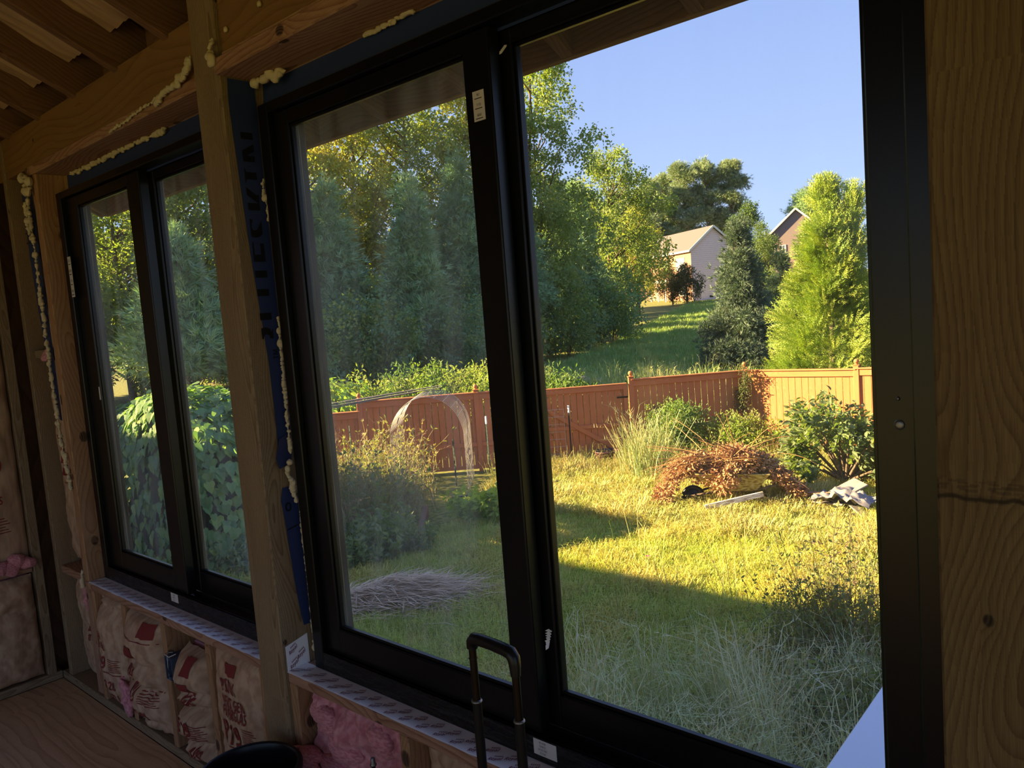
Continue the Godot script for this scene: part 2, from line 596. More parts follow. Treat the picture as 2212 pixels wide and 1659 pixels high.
	for r in [[-4.6, -4.1, -0.24, 5.1], [-4.1, 2.4, 2.55, 5.1], [2.4, 2.8, -0.24, 5.1], [-4.1, 2.4, -0.24, 0.0]]:
		piece(bk, "sheathing", Vector3(r[0], r[2], 4.55), Vector3(r[1], r[3], 4.6), M.rough, 0.0)
	for x in [-4.1, -2.5, -0.9, 0.7, 2.3]:
		piece(bk, "unseen_opening_post", Vector3(x, 0.0, 4.46), Vector3(x + 0.1, 2.55, 4.55), M.stud)
	var rt := thing("wall_right", "", "", Vector3.ZERO, "", "structure")
	for r in [[-0.14, 0.4, -0.24, 2.9], [4.2, 4.55, -0.24, 4.95], [0.4, 4.2, 2.3, 2.95], [0.4, 4.2, -0.24, 0.0]]:
		piece(rt, "sheathing", Vector3(2.72, r[2], r[0]), Vector3(2.76, r[3], r[1]), M.rough, 0.0)
	var gab := MB.new()
	gab.tri(Vector3(2.74, 2.95, 0.4), Vector3(2.74, 2.95, 4.2), Vector3(2.74, 4.85, 4.2))
	put(gab, "sheathing", M.rough, rt)
	# ceiling: sloping rafters that run out over the wall, batts between them, roof boards on top
	var ce := thing("ceiling", "", "", Vector3.ZERO, "", "structure")
	var turn := Basis(Vector3.RIGHT, -atan(0.5))
	var along := turn * Vector3(0, 0, 1)
	var down := turn * Vector3(0, -1, 0)
	var rx := -4.62
	var k := 0
	while rx < 2.8:
		var b := MB.new()
		var a0 := Vector3(rx, 2.405, -0.57)
		var ln := 5.2 / cos(atan(0.5))
		b.board(Vector3.ZERO, Vector3(0.04, 0.2, ln), turn, 0.003, Vector2(0.17 * k, 0.3 * k))
		var o := put(b, "rafter", M.rough, ce)
		o.position = a0 + along * ln * 0.5 - down * 0.1
		rx += 0.406
		k += 1
	for j in 5:
		var b := MB.new()
		var wz := 1.16
		b.board(Vector3.ZERO, Vector3(7.6, 0.016, wz), turn, 0.001, Vector2(0.3 * j, 0.2 * j))
		var o := put(b, "roof_board", M.rough, ce)
		o.position = Vector3(-0.9, 2.405, -0.6) - down * 0.209 + along * (wz * 0.5 + j * (wz + 0.004))
	piece(ce, "fascia", Vector3(-4.66, 2.407, -0.605), Vector3(2.85, 2.645, -0.572), M.rough, 0.003)
	var rk := MB.new()
	rk.board(Vector3.ZERO, Vector3(0.03, 0.21, 5.7), turn, 0.003)
	put(rk, "rake_board", M.rough, ce).position = Vector3(-4.665, 2.405, -0.57) + along * 2.85 - down * 0.1
	var sg := MB.new()
	sg.board(Vector3.ZERO, Vector3(7.7, 0.012, 5.85), turn, 0.002)
	put(sg, "shingle_layer", M.shingle if M.has("shingle") else M.rough, ce).position = Vector3(-0.9, 2.405, -0.63) + along * 2.92 - down * 0.225

# one sliding window: frame, an inner sash on the left, an outer sash on the right
func window_unit(called: String, x0: float, x1: float, gl: float, gr: float, sr: float, og: float) -> void:
	var y0 := 0.606
	var y1 := 2.387
	var w := thing(called, "", "", Vector3.ZERO, "", "structure")
	var f := Node3D.new()
	f.name = "frame"
	w.add_child(f)
	# outer frame: sill with a step, head, jambs
	piece(f, "jamb", Vector3(x0, y0, -0.19), Vector3(x0 + 0.05, y1, -0.07), M.frame, 0.003)
	piece(f, "jamb", Vector3(x0 + 0.05, y0 + 0.06, -0.19), Vector3(x0 + 0.062, y1 - 0.02, -0.112), M.frame, 0.001)
	piece(f, "jamb", Vector3(x1 - 0.05, y0, -0.19), Vector3(x1, y1, -0.07), M.frame, 0.003)
	piece(f, "head", Vector3(x0 + 0.05, y1 - 0.03, -0.19), Vector3(x1 - 0.05, y1, -0.07), M.frame, 0.003)
	piece(f, "sill", Vector3(x0 + 0.05, y0, -0.19), Vector3(x1 - 0.05, y0 + 0.052, -0.075), M.frame, 0.003)
	piece(f, "sill_film", Vector3(x0 + 0.004, y0 + 0.001, -0.075), Vector3(x1 - 0.004, y0 + 0.062, -0.0705), M.film, 0.001)
	piece(f, "track", Vector3(x0 + 0.05, y0 + 0.052, -0.134), Vector3(x1 - 0.05, y0 + 0.066, -0.13), M.frame, 0.001)
	piece(f, "track", Vector3(x0 + 0.05, y0 + 0.052, -0.087), Vector3(x1 - 0.05, y0 + 0.06, -0.083), M.frame, 0.001)
	piece(f, "nail_fin", Vector3(x0 - 0.03, y0 - 0.03, -0.162), Vector3(x0, y1 + 0.03, -0.158), M.frame, 0.0)
	# inner sash (left)
	var a := Node3D.new()
	a.name = "sash"
	w.add_child(a)
	var sl := x0 + 0.052
	var st := y1 - 0.032
	var sb := y0 + 0.062
	sash(a, sl, gl, gr, sr, sb, 0.753, 2.312, st, -0.128, -0.089, M.dust_veil)
	# outer sash (right)
	var b := Node3D.new()
	b.name = "sash_001"
	w.add_child(b)
	var ol := og - 0.075
	var rr := x1 - 0.128
	sash(b, ol, og, rr, x1 - 0.052, sb, 0.755, 2.319, st, -0.176, -0.137, M.dust_veil if x0 < -3.0 else M.dust_light)

func sash(p: Node, l: float, gl: float, gr: float, r: float, b: float, gb: float, gt: float, t: float, z0: float, z1: float, dust_veil: Material) -> void:
	piece(p, "stile", Vector3(l, b, z0), Vector3(gl, t, z1), M.frame, 0.003)
	piece(p, "stile", Vector3(gr, b, z0), Vector3(r - 0.002, t, z1), M.frame, 0.003)
	piece(p, "stile_edge", Vector3(r - 0.002, b, z0 + 0.002), Vector3(r, t, z1 - 0.004), M.frame, 0.0005)
	piece(p, "rail", Vector3(gl, b, z0), Vector3(gr, gb, z1), M.frame, 0.003)
	piece(p, "rail", Vector3(gl, gt, z0), Vector3(gr, t, z1), M.frame, 0.003)
	# glazing beads: a small step round the pane
	var zm := z0 + 0.016
	piece(p, "bead", Vector3(gl, gb, zm), Vector3(gr, gb + 0.009, z1 - 0.009), M.frame, 0.002)
	piece(p, "bead", Vector3(gl, gb, zm), Vector3(gl + 0.007, gt, z1 - 0.009), M.frame, 0.002)
	piece(p, "bead", Vector3(gr - 0.007, gb, zm), Vector3(gr, gt, z1 - 0.009), M.frame, 0.002)
	piece(p, "bead", Vector3(gl, gt - 0.009, zm), Vector3(gr, gt, z1 - 0.009), M.frame, 0.002)
	var zg := z0 + 0.014
	var g := MB.new()
	g.quad(Vector3(gl - 0.004, gb - 0.004, zg), Vector3(gr + 0.004, gb - 0.004, zg), Vector3(gr + 0.004, gt + 0.004, zg), Vector3(gl - 0.004, gt + 0.004, zg))
	var pane := put(g, "glass_pane", M.glass, p)
	var d := MB.new()
	d.quad(Vector3(gl, gb, zg + 0.0008), Vector3(gr, gb, zg + 0.0008), Vector3(gr, gt, zg + 0.0008), Vector3(gl, gt, zg + 0.0008), Vector2(0, 1), Vector2(1, 1), Vector2(1, 0), Vector2(0, 0))
	put(d, "dust_veil", dust_veil, p)

# ------------------------------------------------------------------ membranes, tape, foam, stickers
func foam(label: String, path: Array, r: float, s: int, lumps := 0.5) -> void:
	var f := noise(s, 14.0, 2)
	var rg := dice(s)
	var c := Curve3D.new()
	for p in path:
		c.add_point(p)
	var ln := c.get_baked_length()
	var steps := maxi(6, int(ln / (r * 0.55)))
	var ps := []
	var rs := []
	for k in steps + 1:
		var p := c.sample_baked(ln * k / steps)
		p += Vector3(f.get_noise_3dv(p * 3.0), f.get_noise_3dv(p * 3.0 + Vector3(9, 0, 0)), f.get_noise_3dv(p * 3.0 + Vector3(0, 9, 0)) * 0.4) * r * 0.9
		ps.append(p)
		rs.append(r * (0.75 + 0.85 * f.get_noise_3dv(p * 2.0)) * (0.35 if k == 0 or k == steps else 1.0))
	var b := MB.new()
	b.tube(ps, rs, 9)
	for k in int(steps * lumps):
		var q: Vector3 = ps[rg.randi() % ps.size()]
		var rr := r * rg.randf_range(0.7, 1.5)
		b.blob(q + Vector3(rg.randf_range(-1, 1), rg.randf_range(-1, 1), rg.randf_range(-0.2, 0.3)) * r * 0.7, Vector3(rr * rg.randf_range(0.8, 1.5), rr * rg.randf_range(0.7, 1.1), rr * 0.8), f, 0.5, 10)
	tag(put(b, "spray_foam_bead", M.foam), label, "spray foam", "")

func strip(pts: Array, thick := 0.0012) -> MB:
	# a ribbon from pairs of points, with a thin back
	var b := MB.new()
	var rows := []
	for p in pts:
		rows.append([p[0], (p[0] + p[1]) * 0.5, p[1]])
	b.sheet(rows)
	var nn: Vector3 = (pts[0][1] - pts[0][0]).cross(pts[1][0] - pts[0][0]).normalized() * thick
	var back := []
	for p in pts:
		back.append([p[1] - nn, (p[0] + p[1]) * 0.5 - nn, p[0] - nn])
	b.sheet(back)
	return b

func tape_marks(mb: MB, place: Callable, wide: float, deep: float, s: int) -> void:
	# small slanted script marks with a spiky crown over them, in staggered rows
	var rg := dice(s)
	for row in 3:
		var y := 0.010 + 0.024 * row
		if y > deep - 0.01:
			break
		var x := 0.022 + 0.034 * (row % 2)
		while x < wide - 0.01:
			var o := Vector2(x + rg.randf_range(-0.003, 0.003), y)
			letters(mb, "Royal", 0.013, 0.82, func(p: Vector2) -> Vector3: return place.call(o + Vector2(p.x * 0.8 - p.y * 0.1, p.y * 0.95 + p.x * 0.45)))
			for k in 5:
				var c := o + Vector2(-0.009 + k * 0.0042, 0.006 + k * 0.0022)
				mb.tri(place.call(c), place.call(c + Vector2(0.0035, 0.0015)), place.call(c + Vector2(0.0008, 0.008)))
			x += 0.068

func dressing() -> void:
	# silver flashing tape on both sills
	for q in [[-3.905, -2.388, "silver flashing tape printed with red script along the left window's sill", 4], [-2.236, -0.32, "silver flashing tape printed with red script along the wide window's sill", 6]]:
		var x0: float = q[0]
		var x1: float = q[1]
		var t := thing("sill_tape", q[2], "tape", Vector3(x0, 0.605, 0))
		var f := noise(q[3], 9.0, 2)
		var rows := []
		for zz in [-0.074, -0.045, -0.02, -0.004, 0.001]:
			var row := []
			for k in 61:
				var xx: float = (x1 - x0) * k / 60.0
				var ragged := 0.0
				if zz > 0.0:
					ragged = -0.002 - 0.0035 * absf(f.get_noise_2d(xx * 9.0, 2.0))
				row.append(Vector3(xx, 0.0022 + 0.0015 * f.get_noise_2d(xx * 2.0, zz * 10.0) + ragged, zz + (0.001 if zz > 0.0 else 0.0)))
			rows.push_front(row)
		var b := MB.new()
		b.sheet(rows)
		var body := put(b, "backing", M.tape, t)
		var mk := MB.new()
		tape_marks(mk, func(p: Vector2) -> Vector3: return Vector3(p.x, 0.0042, -0.004 - p.y), x1 - x0, 0.066, q[3])
		put(mk, "printed_marks", M.tape_print, body).set_meta("kind", "stuff")
		if x0 > -3.0:
			var up := MB.new()
			up.quad(Vector3(0.001, 0.0, 0.0), Vector3(0.001, 0.0, -0.085), Vector3(0.001, 0.10, -0.085), Vector3(0.001, 0.082, 0.0))
			var leg := put(up, "upturned_end", M.tape, t)
			var um := MB.new()
			tape_marks(um, func(p: Vector2) -> Vector3: return Vector3(0.0022, p.y + 0.006, -p.x - 0.002), 0.08, 0.07, 9)
			put(um, "printed_marks", M.tape_print, leg).set_meta("kind", "stuff")
	# blue membrane round the openings
	var hd := [[-3.90, -2.388, "blue flashing membrane strip above the left window's black frame"], [-2.236, -0.32, "blue flashing membrane strip above the wide window's black frame"]]
	for q in hd:
		var b := MB.new()
		var x0: float = q[0]
		var x1: float = q[1]
		var f := noise(int(-x0 * 10), 3.0, 2)
		var rows := []
		for k in 3:
			var row := []
			for j in 41:
				var xx := lerpf(x0, x1, j / 40.0)
				row.append(Vector3(xx, [2.35, 2.42, 2.4735][k], [-0.128, -0.13, -0.131][k] + 0.004 * f.get_noise_2d(xx, k)))
			rows.append(row)
		b.sheet(rows)
		var o := put(b, "flashing_membrane", M.blue)
		tag(o, q[2], "membrane")
	var jm := thing("flashing_membrane", "blue membrane with large black lettering on the jamb beside the wooden post", "membrane", Vector3(-2.2365, 0, 0))
	var edge := [[2.473, -0.012], [2.40, -0.008], [2.25, -0.014], [2.1, -0.02], [1.9, -0.03], [1.6, -0.05], [1.4, -0.052], [1.305, -0.05]]
	var pr := []
	for e in edge:
		pr.push_front([Vector3(0.003 + 0.004 * absf(e[1]), e[0], e[1]), Vector3(0.004, e[0], -0.10)])
	var jb := put(strip(pr), "sheet", M.blue, jm)
	var tx := MB.new()
	letters(tx, "BLUESKIN", 0.11, 0.95, func(p: Vector2) -> Vector3: return Vector3(0.0052, 1.98 + p.x, -0.075 + p.y * 0.9), true, Rect2(-0.3, 0.0, 0.70, 0.045))
	letters(tx, "TM", 0.016, 1.0, func(p: Vector2) -> Vector3: return Vector3(0.0056, 1.63 + p.x, -0.075 + p.y))
	put(tx, "black_lettering", M.ink, jb).set_meta("kind", "stuff")
	var flap := [[1.36, -0.03, -0.055], [1.3, -0.012, -0.07], [1.265, -0.02, -0.06]]
	var fp := []
	for e in flap:
		fp.push_front([Vector3(0.016, e[0], e[1] - 0.02), Vector3(0.01, e[0] + 0.01, e[2] - 0.025)])
	put(strip(fp), "loose_corner", M.blue, jm)
	var lo := thing("flashing_membrane", "torn lower piece of blue membrane on the jamb just above the silver tape", "membrane", Vector3(-2.2365, 0, 0))
	var pl := []
	for e in [[1.20, -0.05], [1.16, -0.04], [1.08, -0.048], [1.0, -0.052], [0.9, -0.058], [0.8, -0.066], [0.735, -0.075]]:
		pl.push_front([Vector3(0.004, e[0], e[1]), Vector3(0.005, e[0], -0.1)])
	var ls := put(strip(pl), "sheet", M.blue, lo)
	var lm := MB.new()
	letters(lm, "O", 0.028, 0.9, func(p: Vector2) -> Vector3: return Vector3(0.0065, 1.135 + p.y, -0.062 - p.x))
	lm.quad(Vector3(0.0065, 1.06, -0.05), Vector3(0.0065, 1.068, -0.09), Vector3(0.0065, 1.072, -0.09), Vector3(0.0065, 1.064, -0.05))
	put(lm, "black_lettering", M.ink, ls).set_meta("kind", "stuff")
	var lf := thing("flashing_membrane", "dark blue membrane hanging in the corner bay left of the left window", "membrane", Vector3(-4.0, 0, 0))
	var pp := []
	for e in [[2.44, -0.17], [2.36, -0.175], [2.1, -0.172], [1.9, -0.155], [1.75, -0.135], [1.6, -0.1], [1.45, -0.085], [1.36, -0.062]]:
		pp.push_front([Vector3(e[1], e[0], -0.02), Vector3(-0.004, e[0], -0.01)])
	var fs := put(strip(pp), "sheet", M.blue, lf)
	var ft := MB.new()
	letters(ft, "HENRY", 0.026, 1.0, func(p: Vector2) -> Vector3: return Vector3(-0.085 - p.x, 2.225 - p.y, -0.012))
	for y in [2.262, 2.24, 2.195]:
		ft.quad(Vector3(-0.168, y - 0.002, -0.0125), Vector3(-0.03, y - 0.002, -0.0115), Vector3(-0.03, y + 0.002, -0.0115), Vector3(-0.168, y + 0.002, -0.0125))
	put(ft, "black_lettering", M.ink, fs).set_meta("kind", "stuff")
	# dried spray foam
	foam("long cream foam bead down the left edge of the left window's stud", [Vector3(-4.01, 2.45, 0.01), Vector3(-4.02, 2.3, 0.006), Vector3(-4.015, 2.1, 0.006), Vector3(-4.025, 1.8, 0.004), Vector3(-4.03, 1.55, 0.002), Vector3(-4.02, 1.25, 0.0), Vector3(-3.975, 1.03, -0.002)], 0.0109, 3, 0.15)
	foam("curled cream foam lump at the top of the left window's stud", [Vector3(-4.03, 2.465, 0.012), Vector3(-3.98, 2.47, 0.03), Vector3(-3.94, 2.455, 0.02), Vector3(-3.95, 2.41, 0.015), Vector3(-4.0, 2.40, 0.015)], 0.0156, 4, 0.3)
	foam("small cream foam lumps on the blue membrane at the far top corner", [Vector3(-4.04, 2.36, 0.012), Vector3(-4.045, 2.28, 0.01), Vector3(-4.035, 2.2, 0.01)], 0.0156, 5, 0.4)
	foam("cream foam bead under the head board above the left window", [Vector3(-3.85, 2.47, -0.124), Vector3(-3.55, 2.466, -0.122), Vector3(-3.2, 2.47, -0.12), Vector3(-2.88, 2.47, -0.12)], 0.0094, 6, 0.25)
	foam("thin stringy foam bead along the seam below the beam", [Vector3(-3.06, 2.478, 0.01), Vector3(-2.9, 2.488, 0.012), Vector3(-2.75, 2.5, 0.012), Vector3(-2.6, 2.508, 0.012)], 0.0047, 7, 0.25)
	foam("crumpled foam clump at the beam seam beside the post", [Vector3(-2.66, 2.49, 0.015), Vector3(-2.58, 2.51, 0.02), Vector3(-2.5, 2.515, 0.016), Vector3(-2.42, 2.545, 0.014), Vector3(-2.4, 2.58, 0.01)], 0.0086, 8, 0.7)
	foam("fat cream foam blob at the left end of the wide window's head", [Vector3(-2.23, 2.51, 0.035), Vector3(-2.245, 2.55, 0.03), Vector3(-2.225, 2.585, 0.026)], 0.0117, 9, 0.35)
	foam("rounded foam lumps below the head board at the wide window's corner", [Vector3(-2.215, 2.46, -0.085), Vector3(-2.14, 2.464, -0.088), Vector3(-2.06, 2.468, -0.1)], 0.0133, 10, 0.3)
	foam("ragged foam scrap under the head board over the wide window", [Vector3(-1.70, 2.47, -0.12), Vector3(-1.62, 2.47, -0.118), Vector3(-1.5, 2.472, -0.116)], 0.0070, 11, 0.4)
	foam("cream foam squeezed between blue membrane and the wide window's jamb", [Vector3(-2.212, 2.18, -0.085), Vector3(-2.206, 2.12, -0.08), Vector3(-2.2, 2.05, -0.085)], 0.0070, 12, 0.2)
	foam("long foam seam between blue membrane and the wide window's jamb", [Vector3(-2.206, 1.75, -0.084), Vector3(-2.208, 1.6, -0.082), Vector3(-2.206, 1.45, -0.078), Vector3(-2.206, 1.31, -0.076)], 0.0070, 13, 0.15)
	foam("bare twisted foam bead below the torn end of the blue membrane", [Vector3(-2.21, 1.29, -0.07), Vector3(-2.212, 1.25, -0.06), Vector3(-2.208, 1.22, -0.07), Vector3(-2.205, 1.15, -0.078)], 0.0094, 14, 0.2)
	foam("thin foam seam beside the lower blue membrane piece", [Vector3(-2.2, 1.12, -0.086), Vector3(-2.2, 0.95, -0.086), Vector3(-2.198, 0.8, -0.086), Vector3(-2.196, 0.66, -0.084)], 0.0062, 15, 0.12)
	foam("foam drip hanging at the left end of the left sill", [Vector3(-3.95, 0.66, 0.008), Vector3(-3.955, 0.62, 0.01), Vector3(-3.965, 0.575, 0.008)], 0.0094, 16, 0.1)
	var dots := [[Vector3(-2.19, 2.6, 0.002), "foam dot on the beam above the wide window's corner"], [Vector3(-2.0, 2.615, 0.002), "pale foam dot on the beam farther right over the wide window"]]
	for q in dots:
		var b := MB.new()
		b.blob(Vector3.ZERO, Vector3(0.008, 0.009, 0.007), noise(8, 40.0, 2), 0.4, 8)
		var o := put(b, "foam_dot", M.foam)
		o.position = q[0]
		tag(o, q[1], "spray foam")
	# stickers and small hardware on the frames
	sticker("paper label strip on the left window's left jamb", Vector3(-3.833, 2.01, -0.0688), 0.036, 0.18, ["XL4", "8020", "1150", "0942"], true)
	sticker("square paper label on the left window's sill frame", Vector3(-3.172, 0.648, -0.0698), 0.062, 0.036, ["A1 2480", "150x60 B", "SN 7731"], false)
	sticker("grey paper label on the wide window's middle stile near the top", Vector3(-1.278, 2.187, -0.0882), 0.036, 0.068, ["W2", "1130", "6042"], true)
	sticker("white printed label on the wide window's sill frame", Vector3(-1.211, 0.645, -0.0698), 0.072, 0.04, ["W2 4160", "72x60 SL", "01120 1042", "S0 5540"], false)
	sticker("tiny white tag at the edge of the left window's far pane", Vector3(-3.728, 1.482, -0.0875), 0.012, 0.058, [], false)
	for q in [[Vector3(-0.385, 1.477, -0.07), 0.0085, "round screw cap on the wide window's right jamb"], [Vector3(-0.386, 1.52, -0.07), 0.0035, "tiny screw head above the screw cap on the right jamb"]]:
		var b := MB.new()
		b.lathe([Vector2(0, 0.004), Vector2(q[1] * 0.55, 0.004), Vector2(q[1] * 0.6, 0.003), Vector2(q[1] * 0.85, 0.003), Vector2(q[1], 0.001), Vector2(q[1], 0)], 18, Vector3.ZERO, Basis(Vector3.RIGHT, PI / 2))
		var o := put(b, "screw_cap", M.steel)
		o.position = q[0]
		tag(o, q[2], "screw")
	# torn clear film on the meeting stile
	var tf := MB.new()
	var rg := dice(5)
	for k in 7:
		var y := 0.885 + k * 0.006
		tf.quad(Vector3(-1.2105, y, -0.1 - 0.004 * k), Vector3(-1.206, y + 0.004, -0.106 - 0.003 * k), Vector3(-1.207, y + 0.014, -0.112), Vector3(-1.2105, y + 0.012, -0.097 - rg.randf() * 0.006))
	var to := put(tf, "film_scrap", M.paper)
	tag(to, "crumpled scrap of clear film on the wide window's meeting stile", "film")
	var t2 := MB.new()
	for k in 5:
		t2.quad(Vector3(-1.2105, 2.285 + k * 0.004, -0.096 - k * 0.004), Vector3(-1.205, 2.288 + k * 0.004, -0.1 - k * 0.004), Vector3(-1.206, 2.294 + k * 0.004, -0.103 - k * 0.004), Vector3(-1.2105, 2.293 + k * 0.004, -0.098 - k * 0.004))
	tag(put(t2, "film_scrap", M.paper), "twisted bit of film at the top of the wide window's meeting stile", "film")

func sticker(label: String, at: Vector3, w: float, h: float, lines: Array, upright: bool) -> void:
	var t := thing("paper_label", label, "label", at)
	var b := MB.new()
	b.board(Vector3.ZERO, Vector3(w, h, 0.0006), Basis.IDENTITY, 0.0)
	put(b, "paper", M.paper, t)
	if lines.is_empty():
		return
	var k := MB.new()
	var n := lines.size()
	for j in n:
		if upright:
			var step := h / n
			letters(k, lines[j], step * 0.26, 0.8, func(p: Vector2) -> Vector3: return Vector3(p.x, h * 0.5 - step * (j + 0.4) + p.y, 0.0008), false)
			k.quad(Vector3(-w * 0.35, h * 0.5 - step * (j + 0.8), 0.0008), Vector3(w * 0.3, h * 0.5 - step * (j + 0.8), 0.0008), Vector3(w * 0.3, h * 0.5 - step * (j + 0.72), 0.0008), Vector3(-w * 0.35, h * 0.5 - step * (j + 0.72), 0.0008))
		else:
			var step := h / (n + 0.5)
			letters(k, lines[j], step * 0.55, 0.8, func(p: Vector2) -> Vector3: return Vector3(-w * 0.1 + p.x, h * 0.5 - step * (j + 0.75) + p.y, 0.0008), false)
	put(k, "print", M.ink, t)

# ------------------------------------------------------------------ insulation and loose gear
# a paper-faced batt in a bay of width w and height h; pinch = [[height 0..1, depth]], marks = [[text, across, up, letter height, squeeze]]
func batt(label: String, frame: Transform3D, w: float, h: float, puff: float, s: int, pinch: Array, marks: Array, blocks: Array, m: Material, called := "insulation_batt", parent: Node = null) -> Node3D:
	var f := noise(s, 1.0, 3)
	var face := func(u: float, v: float) -> Vector3:
		var z := puff * pow(clampf(4.0 * u * (1.0 - u), 0.0, 1.0), 0.45) * pow(clampf(6.0 * v * (1.0 - v), 0.0, 1.0), 0.35)
		var fold := 0.0
		for p in pinch:
			var d: float = (v - p[0] + 0.05 * f.get_noise_2d(u * 3.0, 4.0)) / 0.045
			z *= 1.0 - p[1] * exp(-d * d)
			fold += p[1] * exp(-d * d * 0.12) * 0.006 * sin(u * 40.0 + f.get_noise_2d(v * 9.0, u) * 5.0)
		z += fold + 0.013 * f.get_noise_2d(u * w * 9.0 + v * 2.0, v * h * 5.0) + 0.004 * absf(f.get_noise_2d(u * w * 40.0, v * h * 22.0 + 50.0))
		return Vector3(u * w, v * h, z)
	var nu := 26
	var nv := maxi(16, int(h / 0.018))
	nv = mini(nv, 70)
	var rows := []
	for r in nv + 1:
		var row := []
		for k in nu + 1:
			row.append(face.call(float(k) / nu, float(r) / nv))
		rows.append(row)
	var b := MB.new()
	b.sheet(rows)
	var t: Node3D
	if parent:
		var o := put(b, called, m, parent)
		o.transform = frame
		return o
	t = thing(called, label, "insulation", Vector3.ZERO, "paper-faced insulation batts")
	t.transform = frame
	var sheet := put(b, "paper_facing", m, t)
	var core := MB.new()
	core.board(Vector3(w * 0.5, h * 0.5, -0.045), Vector3(w - 0.004, h - 0.004, 0.06), Basis.IDENTITY, 0.01)
	put(core, "fibre_core", M.pink, t)
	if marks.is_empty() and blocks.is_empty():
		return t
	var pm := MB.new()
	for q in marks:
		letters(pm, q[0], q[3], q[4], func(p: Vector2) -> Vector3: return face.call(clampf(q[1] + p.x / w, 0.02, 0.98), clampf(q[2] + p.y / h, 0.02, 0.98)) + Vector3(0, 0, 0.0035))
	for q in blocks:
		# [u0, v0, u1, v1, stripes]: a solid block, or a set of fine ruled lines
		var n := int(q[4])
		if n == 0:
			var g := []
			for r in 7:
				var row := []
				for k in 7:
					row.append(face.call(lerpf(q[0], q[2], k / 6.0), lerpf(q[1], q[3], r / 6.0)) + Vector3(0, 0, 0.0035))
				g.append(row)
			pm.sheet(g)
		else:
			for j in n:
				var vv := lerpf(q[1], q[3], (j + 0.5) / n)
				var th: float = (q[3] - q[1]) / n * (0.3 if n > 1 else 1.0)
				var g := [[], []]
				for k in 9:
					var u := lerpf(q[0], q[2] - 0.03 * (j % 3), k / 8.0)
					g[0].append(face.call(u, vv - th * 0.5) + Vector3(0, 0, 0.0035))
					g[1].append(face.call(u, vv + th * 0.5) + Vector3(0, 0, 0.0035))
				pm.sheet(g)
	put(pm, "red_print", M.print, sheet).set_meta("kind", "stuff")
	return t

